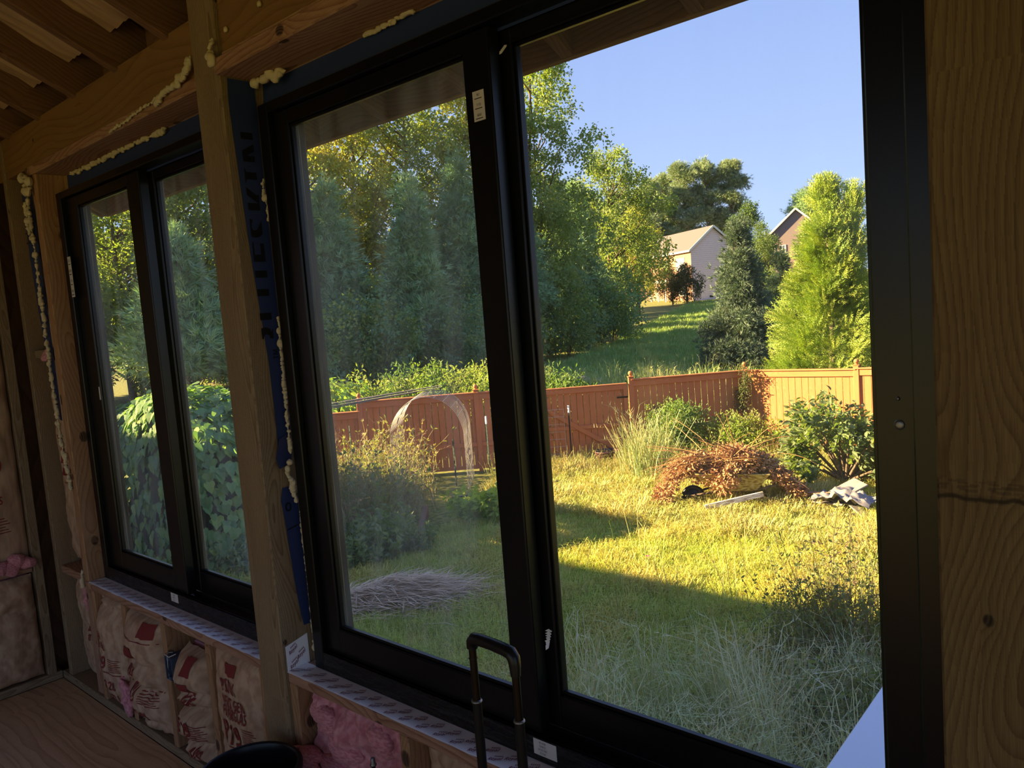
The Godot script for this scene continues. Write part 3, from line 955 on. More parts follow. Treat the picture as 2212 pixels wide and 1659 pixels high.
func insulation() -> void:
	var at := func(x: float, y: float, z: float) -> Transform3D: return Transform3D(Basis.IDENTITY, Vector3(x, y, z))
	batt("narrow paper-faced batt in the first bay under the left window, bulging at the bottom", at.call(-3.866, 0.06, -0.05), 0.297, 0.50, 0.085, 3, [[0.92, 0.5]], [["GEN", 0.3, 0.66, 0.03, 0.7], ["FIBERGLAS", 0.36, 0.58, 0.03, 0.55], ["R19", 0.3, 0.42, 0.055, 0.7], ["6L28", 0.52, 0.22, 0.04, 0.8], ["370 E", 0.55, 0.1, 0.03, 0.8]], [[0.55, 0.36, 0.85, 0.48, 7], [0.1, 0.335, 0.9, 0.342, 1]], M.kraft)
	batt("twice-pinched paper-faced batt in the second bay under the left window", at.call(-3.53, 0.06, -0.045), 0.348, 0.50, 0.105, 8, [[0.60, 0.35], [0.40, 0.55], [0.1, 0.4]], [["PINK", 0.36, 0.53, 0.04, 0.55], ["R19", 0.32, 0.33, 0.05, 0.7], ["6L28", 0.5, 0.16, 0.045, 0.8]], [[0.62, 0.86, 0.9, 0.97, 0], [0.28, 0.62, 0.48, 0.75, 0], [0.52, 0.28, 0.9, 0.4, 7], [0.05, 0.82, 0.95, 0.827, 1]], M.kraft)
	batt("crumpled paper-faced batt beside the grey outlet box", at.call(-3.055, 0.06, -0.05), 0.245, 0.44, 0.11, 13, [[0.66, 0.45], [0.52, 0.7], [0.2, 0.6]], [["GLAS", 0.6, 0.6, 0.035, 0.6], ["R19", 0.45, 0.36, 0.06, 0.7], ["1980", 0.62, 0.12, 0.035, 0.7]], [[0.5, 0.84, 0.75, 0.98, 0], [0.45, 0.62, 0.7, 0.78, 0], [0.55, 0.27, 0.92, 0.42, 7]], M.kraft)
	batt("flat paper-faced batt with large red lettering beside the wooden post", at.call(-2.772, 0.06, -0.03), 0.343, 0.50, 0.045, 19, [], [["PINK", 0.42, 0.78, 0.05, 0.62], ["NEXT GEN", 0.46, 0.66, 0.038, 0.62], ["FIBERGLAS", 0.47, 0.58, 0.038, 0.58], ["R19", 0.38, 0.42, 0.075, 0.75], ["6L28", 0.62, 0.12, 0.05, 0.8]], [[0.35, 0.87, 0.57, 0.95, 0], [0.62, 0.4, 0.86, 0.52, 9], [0.3, 0.33, 0.85, 0.336, 1], [0.36, 0.06, 0.56, 0.28, 11]], M.kraft)
	batt("tall paper-faced batt in the corner bay above the blocking", at.call(-4.315, 1.70, -0.11), 0.31, 0.76, 0.05, 23, [[0.15, 0.4]], [], [], M.kraft)
	batt("middle paper-faced batt in the corner bay, marked with small red blocks", at.call(-4.315, 0.63, -0.10), 0.31, 1.01, 0.045, 27, [[0.9, 0.3]], [["R", 0.35, 0.78, 0.035, 0.8], ["II", 0.35, 0.7, 0.03, 0.8]], [[0.3, 0.60, 0.5, 0.64, 0], [0.3, 0.55, 0.5, 0.585, 0], [0.3, 0.50, 0.5, 0.535, 0], [0.32, 0.44, 0.52, 0.48, 0], [0.2, 0.40, 0.8, 0.403, 1]], M.kraft)
	batt("short paper-faced batt in the corner bay below the lower blocking", at.call(-4.315, 0.05, -0.10), 0.31, 0.51, 0.05, 29, [[0.5, 0.3]], [["GETT", 0.55, 0.5, 0.03, 0.7], ["10", 0.55, 0.42, 0.03, 0.7]], [], M.kraft)
	# left wall, turned to face the room
	var side := Basis(Vector3.UP, PI / 2)
	for k in 7:
		if k > 1 and k < 6:
			continue
		var z1 := 0.43 + 0.41 * k
		var lb: String = ["dark paper-faced batt with faint red print on the left wall by the corner", "paper-faced batt in the second bay of the left wall", "paper-faced batt in the third bay of the left wall", "paper-faced batt in the fourth bay of the left wall", "paper-faced batt in the fifth bay of the left wall", "paper-faced batt in the sixth bay of the left wall", "paper-faced batt in the seventh bay of the left wall"][k]
		batt(lb, Transform3D(side, Vector3(-4.475, 0.64 if k == 0 else 0.06, z1 - 0.004)), 0.355 if k == 0 else 0.36, 2.1 + 0.16 * k, 0.05, 31 + k, [[0.3, 0.25], [0.62, 0.3]], [["R19", 0.6, 0.24, 0.07, 0.8], ["FIBERGLAS", 0.5, 0.16, 0.04, 0.6], ["PINK", 0.6, 0.42, 0.06, 0.7]] if k == 0 else [], [[0.4, 0.3, 0.7, 0.37, 0], [0.3, 0.08, 0.8, 0.12, 6]] if k == 0 else [], M.kraft)
	batt("slumped low batt with a pink top at the foot of the left wall", Transform3D(side, Vector3(-4.47, 0.045, 0.425)), 0.35, 0.53, 0.07, 51, [[0.7, 0.5]], [], [], M.kraft)
	var sl := MB.new()
	var nf := noise(61, 9.0, 3)
	for k in 9:
		sl.blob(Vector3(0.0, 0.02 * sin(k * 2.0), 0.04 * k - 0.16), Vector3(0.035, 0.035, 0.04), nf, 0.9, 10)
	var so := put(sl, "pink_fibre_roll", M.pink)
	so.position = Vector3(-4.44, 0.64, 0.25)
	tag(so, "loose pink fibre along the blocking of the left wall", "insulation")
	# torn pink wool in the bay beside the post, under the wide window
	var pk := thing("pink_wool_batt", "torn bare pink glass wool in the bay right of the post", "insulation", Vector3(-2.195, 0.045, -0.1))
	var fb := noise(77, 1.0, 5)
	var rows := []
	for r in 61:
		var row := []
		for k in 61:
			var u := k / 60.0
			var v := r / 60.0
			var z := 0.07 * pow(clampf(4.0 * u * (1.0 - u), 0.0, 1.0), 0.3) + 0.05 * fb.get_noise_2d(u * 2.6, v * 2.2) + 0.022 * absf(fb.get_noise_2d(u * 6.0 + 30.0, v * 4.0))
			var hole := exp(-pow((u - 0.55) / 0.22, 2.0) - pow((v - 0.30) / 0.2, 2.0))
			row.append(Vector3(u * 0.5, v * 0.52, z - hole * 0.07))
		rows.append(row)
	var b := MB.new()
	b.sheet(rows)
	put(b, "wool", M.pink, pk)
	var tf := MB.new()
	var rg := dice(8)
	var n3 := noise(79, 9.0, 4)
	for k in 13:
		var c := Vector3(rg.randf_range(0.06, 0.46), rg.randf_range(0.26, 0.46), rg.randf_range(0.055, 0.075))
		if k < 5:
			c = Vector3(rg.randf_range(0.0, 0.09), rg.randf_range(0.2, 0.3), rg.randf_range(0.08, 0.12))
		tf.blob(c, Vector3(rg.randf_range(0.04, 0.09), rg.randf_range(0.02, 0.05), 0.03), n3, 0.55, 18)
	put(tf, "tufts", M.pink, pk)
	var fl := MB.new()
	fl.sheet([[Vector3(0.2, 0.0, 0.14), Vector3(0.26, 0.0, 0.13), Vector3(0.3, 0.0, 0.12)], [Vector3(0.19, 0.08, 0.13), Vector3(0.25, 0.075, 0.125), Vector3(0.31, 0.04, 0.12)], [Vector3(0.185, 0.13, 0.11), Vector3(0.235, 0.12, 0.11), Vector3(0.29, 0.07, 0.11)]])
	put(fl, "torn_paper", M.kraft, pk)
	for q in [[-1.65, 0.37, "dark paper-faced batt in the bay behind the suitcase handle"], [-1.24, 0.37, "paper-faced batt in the next bay under the wide window"], [-0.83, 0.37, "paper-faced batt in the last bay under the wide window"]]:
		batt(q[2], at.call(q[0], 0.06, -0.08), q[1], 0.50, 0.05, int(-q[0] * 40), [[0.8, 0.5]], [], [], M.kraft)
	# pink fluff poking out of the first bay's torn corner and at the corner bay
	for q in [[Vector3(-3.60, 0.14, 0.0), Vector3(0.045, 0.09, 0.03), "torn pink flap hanging from the first batt under the left window"], [Vector3(-4.06, 0.5, -0.06), Vector3(0.06, 0.1, 0.04), "pink fluff below the corner blocking"], [Vector3(-4.10, 1.66, -0.02), Vector3(0.03, 0.03, 0.03), "small pink fluff on the upper corner blocking"]]:
		var p := MB.new()
		p.blob(Vector3.ZERO, q[1], noise(91, 18.0, 3), 0.8, 16)
		var o := put(p, "pink_fluff", M.pink)
		o.position = q[0]
		tag(o, q[2], "insulation")
	# ceiling batts between the rafters
	var ce := get_node("ceiling")
	var tilt := Basis(Vector3.RIGHT, Vector3(0, 0.44721, 0.89443), Vector3(0, -0.89443, 0.44721))
	var k := 0
	var rx := -4.62 + 0.02
	while rx < 2.5:
		var o := batt("", Transform3D(tilt, Vector3(rx, 2.815, 0.0)), 0.366, 4.6, 0.045, 101 + k, [[0.03, 0.7], [0.12, 0.25]], [], [], M.kraft, "ceiling_batt", ce)
		rx += 0.406
		k += 1

func gear() -> void:
	# outlet box nailed to a cripple stud
	var e := thing("outlet_box", "grey plastic outlet box nailed to a short stud under the left window", "outlet box", Vector3(-3.144, 0.345, 0.0))
	var b := MB.new()
	b.between(Vector3(0, 0, -0.075), Vector3(0.003, 0.095, 0.012), 0.001)
	b.between(Vector3(0.057, 0, -0.075), Vector3(0.06, 0.095, 0.012), 0.001)
	b.between(Vector3(0.003, 0, -0.075), Vector3(0.057, 0.003, 0.012), 0.001)
	b.between(Vector3(0.003, 0.092, -0.075), Vector3(0.057, 0.095, 0.012), 0.001)
	b.between(Vector3(0.003, 0.003, -0.075), Vector3(0.057, 0.092, -0.072), 0.001)
	put(b, "shell", M.box_plastic, e)
	for y in [0.008, 0.087]:
		var ear := MB.new()
		ear.between(Vector3(0.02, y - 0.006, 0.004), Vector3(0.04, y + 0.006, 0.013), 0.002)
		put(ear, "screw_lug", M.box_plastic, e)
	var wr := MB.new()
	wr.tube([Vector3(0.01, 0.1, -0.02), Vector3(0.0, 0.103, 0.0), Vector3(0.02, 0.106, 0.015), Vector3(0.045, 0.1, 0.012), Vector3(0.06, 0.108, -0.01)], 0.002, 6)
	wr.tube([Vector3(0.03, 0.104, 0.012), Vector3(0.035, 0.06, 0.016), Vector3(0.03, 0.02, 0.014)], 0.0012, 5)
	put(wr, "wire", M.paper, e)
	# a stub of black cable in front of the pink wool
	var cb := thing("cable_stub", "black cable end with a metal tip standing before the pink wool", "cable", Vector3(-1.735, 0.0, 0.06))
	var c := MB.new()
	c.tube([Vector3(0.02, 0.0, 0.03), Vector3(0.012, 0.2, 0.01), Vector3(0.004, 0.38, 0.0), Vector3(0, 0.49, 0)], 0.0055, 8)
	put(c, "sheath", M.black, cb)
	var ct := MB.new()
	ct.lathe([Vector2(0, 0), Vector2(0.009, 0.0), Vector2(0.0095, 0.004), Vector2(0.007, 0.006), Vector2(0.006, 0.022), Vector2(0.003, 0.024), Vector2(0, 0.022)], 14, Vector3(0, 0.488, 0))
	put(ct, "metal_tip", M.steel, cb)
	# black bucket by the post
	var k := thing("bucket", "black round bucket on the floor in front of the wooden post", "bucket", Vector3(-2.17, 0.0, 0.2))
	var bk := MB.new()
	bk.lathe([Vector2(0, 0.002), Vector2(0.125, 0.0), Vector2(0.13, 0.006), Vector2(0.148, 0.37), Vector2(0.156, 0.372), Vector2(0.158, 0.392), Vector2(0.150, 0.4), Vector2(0.140, 0.396), Vector2(0.138, 0.37), Vector2(0.12, 0.02), Vector2(0, 0.015)], 40)
	put(bk, "pail", M.black, k)
	var bh := MB.new()
	var ps := []
	for j in 19:
		var a := PI * j / 18.0
		ps.append(Vector3(0.16 * cos(a), 0.365 - 0.06 * sin(a), 0.02 + 0.155 * sin(a)))
	bh.tube(ps, 0.003, 6)
	put(bh, "bail_handle", M.steel, k)
	# suitcase: only its raised handle reaches into view
	var s := thing("suitcase", "raised black telescopic suitcase handle in front of the wide window", "suitcase", Vector3(-1.029, 0.0, 0.23))
	s.rotation.y = SUIT_TURN
	var body := MB.new()
	body.board(Vector3(0, 0.36, 0.13), Vector3(0.40, 0.60, 0.24), Basis.IDENTITY, 0.035)
	for q in 5:
		body.board(Vector3(-0.14 + 0.07 * q, 0.36, 0.252), Vector3(0.02, 0.52, 0.012), Basis.IDENTITY, 0.004)
	put(body, "shell", M.black, s)
	for q in [[-0.16, 0.05], [0.16, 0.05], [-0.16, 0.21], [0.16, 0.21]]:
		var wl := MB.new()
		wl.lathe([Vector2(0, -0.012), Vector2(0.026, -0.012), Vector2(0.028, -0.008), Vector2(0.028, 0.008), Vector2(0.026, 0.012), Vector2(0, 0.012)], 16, Vector3(q[0], 0.028, q[1]), Basis(Vector3.FORWARD, PI / 2))
		wl.board(Vector3(q[0], 0.055, q[1]), Vector3(0.04, 0.03, 0.04), Basis.IDENTITY, 0.006)
		put(wl, "wheel", M.black, s)
	for sx in [-1.0, 1.0]:
		var lo := MB.new()
		lo.tube([Vector3(sx * HW, 0.6, 0.03), Vector3(sx * HW, HTOP - 0.13, 0.03)], 0.0098, 14)
		put(lo, "outer_tube", M.black, s)
		var cl := MB.new()
		cl.lathe([Vector2(0.0098, -0.003), Vector2(0.0112, -0.002), Vector2(0.0112, 0.001), Vector2(0.0085, 0.003)], 16, Vector3(sx * HW, HTOP - 0.13, 0.03))
		put(cl, "collar", M.steel, s)
		var up := MB.new()
		up.tube([Vector3(sx * HW, HTOP - 0.14, 0.03), Vector3(sx * HW, HTOP - 0.02, 0.03)], 0.0078, 14)
		put(up, "inner_tube", M.bronze, s)
	var g := MB.new()
	var gp := []
	for q in [[-1, -0.042], [-1, -0.02], [-0.97, -0.008], [-0.85, 0.0], [-0.6, 0.002], [0, 0.003], [0.6, 0.002], [0.85, 0.0], [0.97, -0.008], [1, -0.02], [1, -0.042]]:
		gp.append(Vector3(q[0] * HW, HTOP + q[1], 0.03))
	g.tube(gp, [0.0095, 0.0115, 0.0125, 0.0128, 0.0122, 0.012, 0.0122, 0.0128, 0.0125, 0.0115, 0.0095], 16)
	put(g, "grip", M.black, s)

# ------------------------------------------------------------------ plant pieces
func ball(rg: RandomNumberGenerator) -> Vector3:
	var d := Vector3(rg.randfn(), rg.randfn(), rg.randfn())
	return d.normalized() if d.length() > 0.001 else Vector3.UP

# a spray of folded leaves
func cluster(n: int, rad: float, ln: float, wd: float, s: int, droop := 0.3) -> ArrayMesh:
	var rg := dice(s)
	var b := MB.new()
	for k in n:
		var p := ball(rg) * rad * pow(rg.randf(), 0.5)
		var d := (ball(rg) + p.normalized() * 0.7 + Vector3.DOWN * droop).normalized()
		var side := d.cross(ball(rg)).normalized()
		var up := side.cross(d)
		var l := ln * rg.randf_range(0.7, 1.25)
		var w := wd * rg.randf_range(0.75, 1.2) * 0.5
		var g := rg.randf_range(0.72, 1.25)
		b.tint = Color(g, g * rg.randf_range(0.94, 1.06), g * 0.95)
		var mid := p + d * l * 0.45
		var tip := p + d * l - up * l * 0.12
		b.tri(p, mid - side * w + up * w * 0.35, tip)
		b.tri(p, tip, mid + side * w + up * w * 0.35)
	return b.mesh()

# bunches of long needles
func needles(n: int, rad: float, ln: float, wd: float, s: int, rise := 0.4) -> ArrayMesh:
	var rg := dice(s)
	var b := MB.new()
	for k in n:
		var p := ball(rg) * rad * pow(rg.randf(), 0.6)
		var axis := (p.normalized() + Vector3.UP * rise + ball(rg) * 0.3).normalized()
		var g := rg.randf_range(0.75, 1.25)
		b.tint = Color(g, g, g * 0.95)
		for j in 7:
			var d := (axis + ball(rg) * 0.65).normalized()
			var side := d.cross(ball(rg)).normalized() * wd
			b.tri(p - side, p + side, p + d * ln * rg.randf_range(0.7, 1.15))
	return b.mesh()

# feathery drooping frond for the bright conifer
func frond(s: int) -> ArrayMesh:
	var rg := dice(s)
	var b := MB.new()
	for k in 9:
		var d := Vector3(rg.randf_range(0.35, 1.0), rg.randf_range(-0.15, 0.6), rg.randf_range(-0.5, 0.5)).normalized()
		var side := d.cross(Vector3.UP).normalized()
		var p := Vector3.ZERO
		var g := rg.randf_range(0.75, 1.25)
		b.tint = Color(g, g, g * 0.9)
		for j in 8:
			var q := p + d * 0.07
			d = (d + Vector3.UP * 0.05 + ball(rg) * 0.12).normalized()
			for m in [-1.0, 1.0]:
				var leaf: Vector3 = (d * 0.9 + side * m * 0.55 + ball(rg) * 0.2).normalized() * 0.10
				var w: Vector3 = leaf.cross(Vector3.UP).normalized() * 0.008
				b.tri(p - w, p + w, p + leaf)
				var leaf2: Vector3 = (d * 0.9 + Vector3.UP * m * 0.5 + ball(rg) * 0.2).normalized() * 0.09
				var w2: Vector3 = leaf2.cross(side).normalized() * 0.008
				b.tri(p - w2, p + w2, p + leaf2)
			p = q
	return b.mesh()

# a tuft of bending blades
func tuft(n: int, h: float, r: float, wd: float, s: int, lean := 0.5, heads := 0.0) -> ArrayMesh:
	var rg := dice(s)
	var b := MB.new()
	for k in n:
		var a := rg.randf() * TAU
		var p := Vector3(cos(a), 0, sin(a)) * r * sqrt(rg.randf())
		var out := (Vector3(cos(a), 0, sin(a)) + Vector3(rg.randfn(), 0, rg.randfn()) * 0.6).normalized()
		var side := out.cross(Vector3.UP).rotated(Vector3.UP, rg.randf_range(-1, 1)) * wd * 0.5
		var hh := h * rg.randf_range(0.55, 1.15)
		var le := lean * rg.randf_range(0.2, 1.3)
		var g := rg.randf_range(0.7, 1.3)
		b.tint = Color(g * rg.randf_range(0.95, 1.15), g, g * 0.9)
		var m1 := p + Vector3.UP * hh * 0.5 + out * hh * le * 0.18
		var m2 := p + Vector3.UP * hh * 0.85 + out * hh * le * 0.5
		var tip := p + Vector3.UP * hh * (1.0 - 0.25 * le) + out * hh * le
		b.quad(p - side, p + side, m1 + side * 0.85, m1 - side * 0.85)
		b.quad(m1 - side * 0.85, m1 + side * 0.85, m2 + side * 0.55, m2 - side * 0.55)
		b.tri(m2 - side * 0.55, m2 + side * 0.55, tip)
		if rg.randf() < heads:
			b.tint = Color(1.5 * g, 1.15 * g, 0.8 * g)
			for j in 6:
				var q := m2.lerp(tip, j / 5.0)
				var d := (out * 0.4 + Vector3.UP * 0.5 + ball(rg) * 0.6).normalized() * hh * 0.07
				b.tri(q - side * 0.8, q + side * 0.8, q + d)
	return b.mesh()

# thin branching stalks with small leaves: a weed
func weed(s: int, h: float, leaf: float, n: int, dry: float) -> ArrayMesh:
	var rg := dice(s)
	var b := MB.new()
	for k in n:
		var a := rg.randf() * TAU
		var p := Vector3(cos(a), 0, sin(a)) * 0.12 * rg.randf()
		var d := (Vector3.UP + Vector3(cos(a), 0, sin(a)) * rg.randf_range(0.05, 0.5)).normalized()
		var hh := h * rg.randf_range(0.5, 1.1)
		b.tint = Color(1.2, 0.95, 0.7) * rg.randf_range(0.6, 1.0)
		var q := p
		for j in 6:
			var e := q + d * hh / 6.0
			var w := d.cross(ball(rg)).normalized() * 0.0035
			b.quad(q - w, q + w, e + w * 0.8, e - w * 0.8)
			d = (d + ball(rg) * 0.14).normalized()
			if j > 0:
				for m in 3:
					var l := (ball(rg) + d * 0.6 + Vector3.DOWN * 0.1).normalized()
					var sd := l.cross(ball(rg)).normalized() * leaf * 0.22
					var up := sd.cross(l) * 0.4
					var g := rg.randf_range(0.7, 1.25)
					b.tint = Color(1.5 * g, 1.1 * g, 0.8 * g) if rg.randf() < dry else Color(g, g, g)
					b.tri(e, e + l * leaf * 0.5 - sd + up, e + l * leaf)
					b.tri(e, e + l * leaf, e + l * leaf * 0.5 + sd + up)
			q = e
	return b.mesh()

func spin(rg: RandomNumberGenerator, at: Vector3, size: float, tilt := 0.2) -> Transform3D:
	var b := Basis(Vector3.UP, rg.randf() * TAU) * Basis(Vector3.RIGHT, rg.randf_range(-tilt, tilt)) * Basis(Vector3.FORWARD, rg.randf_range(-tilt, tilt))
	return Transform3D(b.scaled(Vector3.ONE * size), at)

func tone(rg: RandomNumberGenerator, cols: Array, vary := 0.2) -> Color:
	var c: Color = cols[rg.randi() % cols.size()]
	var g := rg.randf_range(1.0 - vary, 1.0 + vary)
	return Color(c.r * g, c.g * g, c.b * g)

func ground_at(x: float, z: float) -> float:
	var s := -0.5 * x - 0.866 * z
	var r := s - 20.0
	var rise := 0.0
	if r > 0.0:
		rise = 0.04 * r * r / (r + 8.0)
	return GROUND + rise

# ------------------------------------------------------------------ ground
func yard() -> void:
	M.soil = mat(Color.WHITE, 1.0, mottle(201, 0.02, Color(0.32, 0.35, 0.15), Color(0.42, 0.45, 0.19), Color(0.52, 0.49, 0.26), 512))
	M.soil.uv1_scale = Vector3(0.6, 0.6, 0.6)
	M.soil.uv1_triplanar = true
	M.soil.uv1_world_triplanar = true
	M.leaf = leafy(Color(0.95, 1.0, 0.5))
	M.grass = leafy(Color(0.7, 0.7, 0.4), 0.55)
	M.needle = leafy(Color(0.6, 0.65, 0.4), 0.6)
	M.dry = leafy(Color(0.35, 0.3, 0.2), 0.9)
	M.bark = mat(Color.WHITE, 0.95, mottle(203, 0.05, Color(0.26, 0.21, 0.18), Color(0.38, 0.32, 0.27), Color(0.5, 0.44, 0.38)))
	M.pale_bark = mat(Color.WHITE, 0.95, mottle(204, 0.05, Color(0.4, 0.34, 0.3), Color(0.52, 0.46, 0.4), Color(0.66, 0.6, 0.54)))
	var xs := []
	var zs := []
	for k in 71:
		var t := k / 70.0 * 2.0 - 1.0
		xs.append(-14.0 + 150.0 * t * (0.25 + 0.75 * t * t))
		zs.append(-18.0 + 170.0 * t * (0.25 + 0.75 * t * t))
	var f := noise(7, 0.25, 3)
	var rows := []
	zs.reverse()
	for z in zs:
		var row := []
		for x in xs:
			row.append(Vector3(x, ground_at(x, z) + 0.05 * f.get_noise_2d(x, z), z))
		rows.append(row)
	var b := MB.new()
	b.sheet(rows)
	var o := put(b, "lawn_ground", M.soil)
	o.set_meta("kind", "structure")

# ------------------------------------------------------------------ fence
func fence() -> void:
	M.stain = mat(Color(1.0, 0.93, 0.88), 0.8, wood(301, Color(0.78, 0.53, 0.37), Color(0.69, 0.44, 0.29), [], 4.0, 96, 400))
	var f := thing("wooden_fence", "orange-stained wooden privacy fence with ball-capped posts behind the yard", "fence", Vector3(-8.05, GROUND, -15.55))
	var base := f.position
	var p := [Vector3(-17.6, 0, -6.7), Vector3(-14.5, 0, -9.55), Vector3(-12.55, 0, -11.35), Vector3(-9.95, 0, -13.75), Vector3(-8.05, 0, -15.55), Vector3(-5.62, 0, -15.68), Vector3(-3.2, 0, -15.8), Vector3(-0.7, 0, -15.93)]
	var high := [1.58, 1.8, 1.8, 1.82, 1.82, 1.84, 1.84]
	var rg := dice(12)
	var shapes := []
	for k in 4:
		var bm := MB.new()
		bm.board(Vector3(0, 0, 0), Vector3(0.136, 1.0, 0.018), Basis.IDENTITY, 0.003, Vector2(0.25 * k, 0.17 * k))
		shapes.append(bm.mesh())
	for k in p.size() - 1:
		var a: Vector3 = p[k] - base + Vector3(0, base.y, 0)
		var e: Vector3 = p[k + 1] - base + Vector3(0, base.y, 0)
		a.y = 0.0
		e.y = 0.0
		var d := (e - a).normalized()
		var bas := Basis(d, Vector3.UP, d.cross(Vector3.UP))
		var h: float = high[k]
		if k == 2:
			a = a + d * 0.95
			a = a  # the gate takes the rest of this bay
			var gl: Vector3 = p[2] - base
			gl.y = 0.0
			panel(f, gl, a, h, shapes, rg)
			gate(base + a, base + e, h - 0.06, shapes)
		else:
			panel(f, a, e, h, shapes, rg)
	for k in p.size():
		var q: Vector3 = p[k] - base
		q.y = 0.0
		var h: float = high[mini(k, high.size() - 1)]
		var d: Vector3 = (p[mini(k + 1, p.size() - 1)] - p[maxi(k - 1, 0)]).normalized()
		var bm := MB.new()
		bm.board(Vector3(0, h * 0.5 + 0.03, 0), Vector3(0.11, h + 0.06, 0.11), Basis(d, Vector3.UP, d.cross(Vector3.UP)), 0.006)
		var po := put(bm, "post", M.stain, f)
		po.position = q
		var cap := MB.new()
		cap.board(Vector3(0, h + 0.068, 0), Vector3(0.14, 0.016, 0.14), Basis(d, Vector3.UP, d.cross(Vector3.UP)), 0.003)
		var prof := [Vector2(0.0, 0.0), Vector2(0.045, 0.0), Vector2(0.03, 0.015), Vector2(0.026, 0.024)]
		for j in 9:
			var an := -1.05 + (PI / 2 + 1.05) * j / 8.0
			prof.append(Vector2(0.052 * cos(an), 0.07 + 0.052 * sin(an)))
		cap.lathe(prof, 16, Vector3(0, h + 0.076, 0))
		put(cap, "ball_cap", M.stain, po)

func panel(f: Node3D, a: Vector3, e: Vector3, h: float, shapes: Array, rg: RandomNumberGenerator) -> void:
	var d := (e - a).normalized()
	var out := d.cross(Vector3.UP)
	if out.z < 0.0:
		out = -out
	var bas := Basis(d, Vector3.UP, d.cross(Vector3.UP))
	var ln := (e - a).length()
	var n := int(ln / 0.142)
	for k in n:
		var o := put_mesh(shapes[rg.randi() % 4], "fence_board", M.stain, f)
		o.transform = Transform3D(bas * Basis.from_scale(Vector3(1, h - 0.1, 1)), a + d * (ln * (k + 0.5) / n) + Vector3(0, (h - 0.1) * 0.5 + 0.05, 0) + out * rg.randf_range(-0.002, 0.002))
	for q in [[h - 0.085, 0.13, 0.03], [0.62, 0.09, 0.03], [0.1, 0.09, 0.03]]:
		var b := MB.new()
		b.board(Vector3.ZERO, Vector3(ln, q[1], q[2]), bas, 0.004)
		put(b, "rail", M.stain, f).position = (a + e) * 0.5 + Vector3(0, q[0], 0) + out * 0.026
	var c := MB.new()
	c.board(Vector3.ZERO, Vector3(ln, 0.03, 0.12), bas, 0.005)
	put(c, "cap_rail", M.stain, f).position = (a + e) * 0.5 + Vector3(0, h, 0) + out * 0.01

func gate(a: Vector3, e: Vector3, h: float, shapes: Array) -> void:
	var d := (e - a).normalized()
	var out := d.cross(Vector3.UP)
	if out.z < 0.0:
		out = -out
	var bas := Basis(d, Vector3.UP, d.cross(Vector3.UP))
	var g := thing("fence_gate", "wide orange wooden gate with a diagonal brace between two fence posts", "gate", Vector3(a.x, GROUND, a.z))
	var ln := (e - a).length() - 0.12
	var n := int(ln / 0.142)
	for k in n:
		var o := put_mesh(shapes[(k * 3) % 4], "gate_board", M.stain, g)
		o.transform = Transform3D(bas * Basis.from_scale(Vector3(1, h - 0.1, 1)), d * (0.02 + ln * (k + 0.5) / n) + Vector3(0, (h - 0.1) * 0.5 + 0.06, 0))
	for q in [[h - 0.07, 0.11], [0.82, 0.09], [0.12, 0.1]]:
		var b := MB.new()
		b.board(Vector3.ZERO, Vector3(ln, q[1], 0.03), bas, 0.004)
		put(b, "rail", M.stain, g).position = d * (ln * 0.5 + 0.02) + Vector3(0, q[0], 0) + out * 0.026
	for x in [0.06, ln - 0.02]:
		var b := MB.new()
		b.board(Vector3.ZERO, Vector3(0.1, h - 0.1, 0.03), bas, 0.004)
		put(b, "stile", M.stain, g).position = d * x + Vector3(0, h * 0.5, 0) + out * 0.03
	var br := MB.new()
	var up := (d * (ln - 0.2) + Vector3(0, -(h - 0.25), 0))
	var bd := up.normalized()
	br.board(Vector3.ZERO, Vector3(up.length(), 0.1, 0.03), Basis(bd, out.cross(bd), out), 0.004)
	put(br, "diagonal_brace", M.stain, g).position = d * (ln * 0.5 + 0.03) + Vector3(0, h * 0.5 - 0.02, 0) + out * 0.032
	var cp := MB.new()
	cp.board(Vector3.ZERO, Vector3(ln, 0.03, 0.1), bas, 0.005)
	put(cp, "cap_rail", M.stain, g).position = d * (ln * 0.5 + 0.02) + Vector3(0, h, 0)
	for y in [0.3, h - 0.3]:
		var hg := MB.new()
		hg.board(Vector3.ZERO, Vector3(0.25, 0.035, 0.006), bas, 0.002)
		put(hg, "hinge", M.black, g).position = d * (ln - 0.1) + Vector3(0, y, 0) + out * 0.05

# ------------------------------------------------------------------ yard things
func ivy_leaf(s: int) -> ArrayMesh:
	# heart-shaped, shallow-lobed leaf, folded along its rib
	var rg := dice(s)
	var b := MB.new()
	var rim := [Vector2(0, -0.06), Vector2(0.22, -0.2), Vector2(0.46, -0.06), Vector2(0.5, 0.2), Vector2(0.38, 0.38), Vector2(0.3, 0.62), Vector2(0.12, 0.8), Vector2(0, 1.0)]
	for m in [-1.0, 1.0]:
		for k in rim.size() - 1:
			var g := rg.randf_range(0.9, 1.08)
			b.tint = Color(g, g, g)
			var q0: Vector2 = rim[k]
			var q1: Vector2 = rim[k + 1]
			var mid := Vector2(0, 0.3)
			var lift := func(p: Vector2) -> Vector3: return Vector3(p.x * m, p.y - 0.3, 0.28 * absf(p.x) - 0.18 * p.y * p.y)
			if m > 0.0:
				b.tri(lift.call(mid), lift.call(q0), lift.call(q1))
			else:
				b.tri(lift.call(mid), lift.call(q1), lift.call(q0))
	return b.mesh()

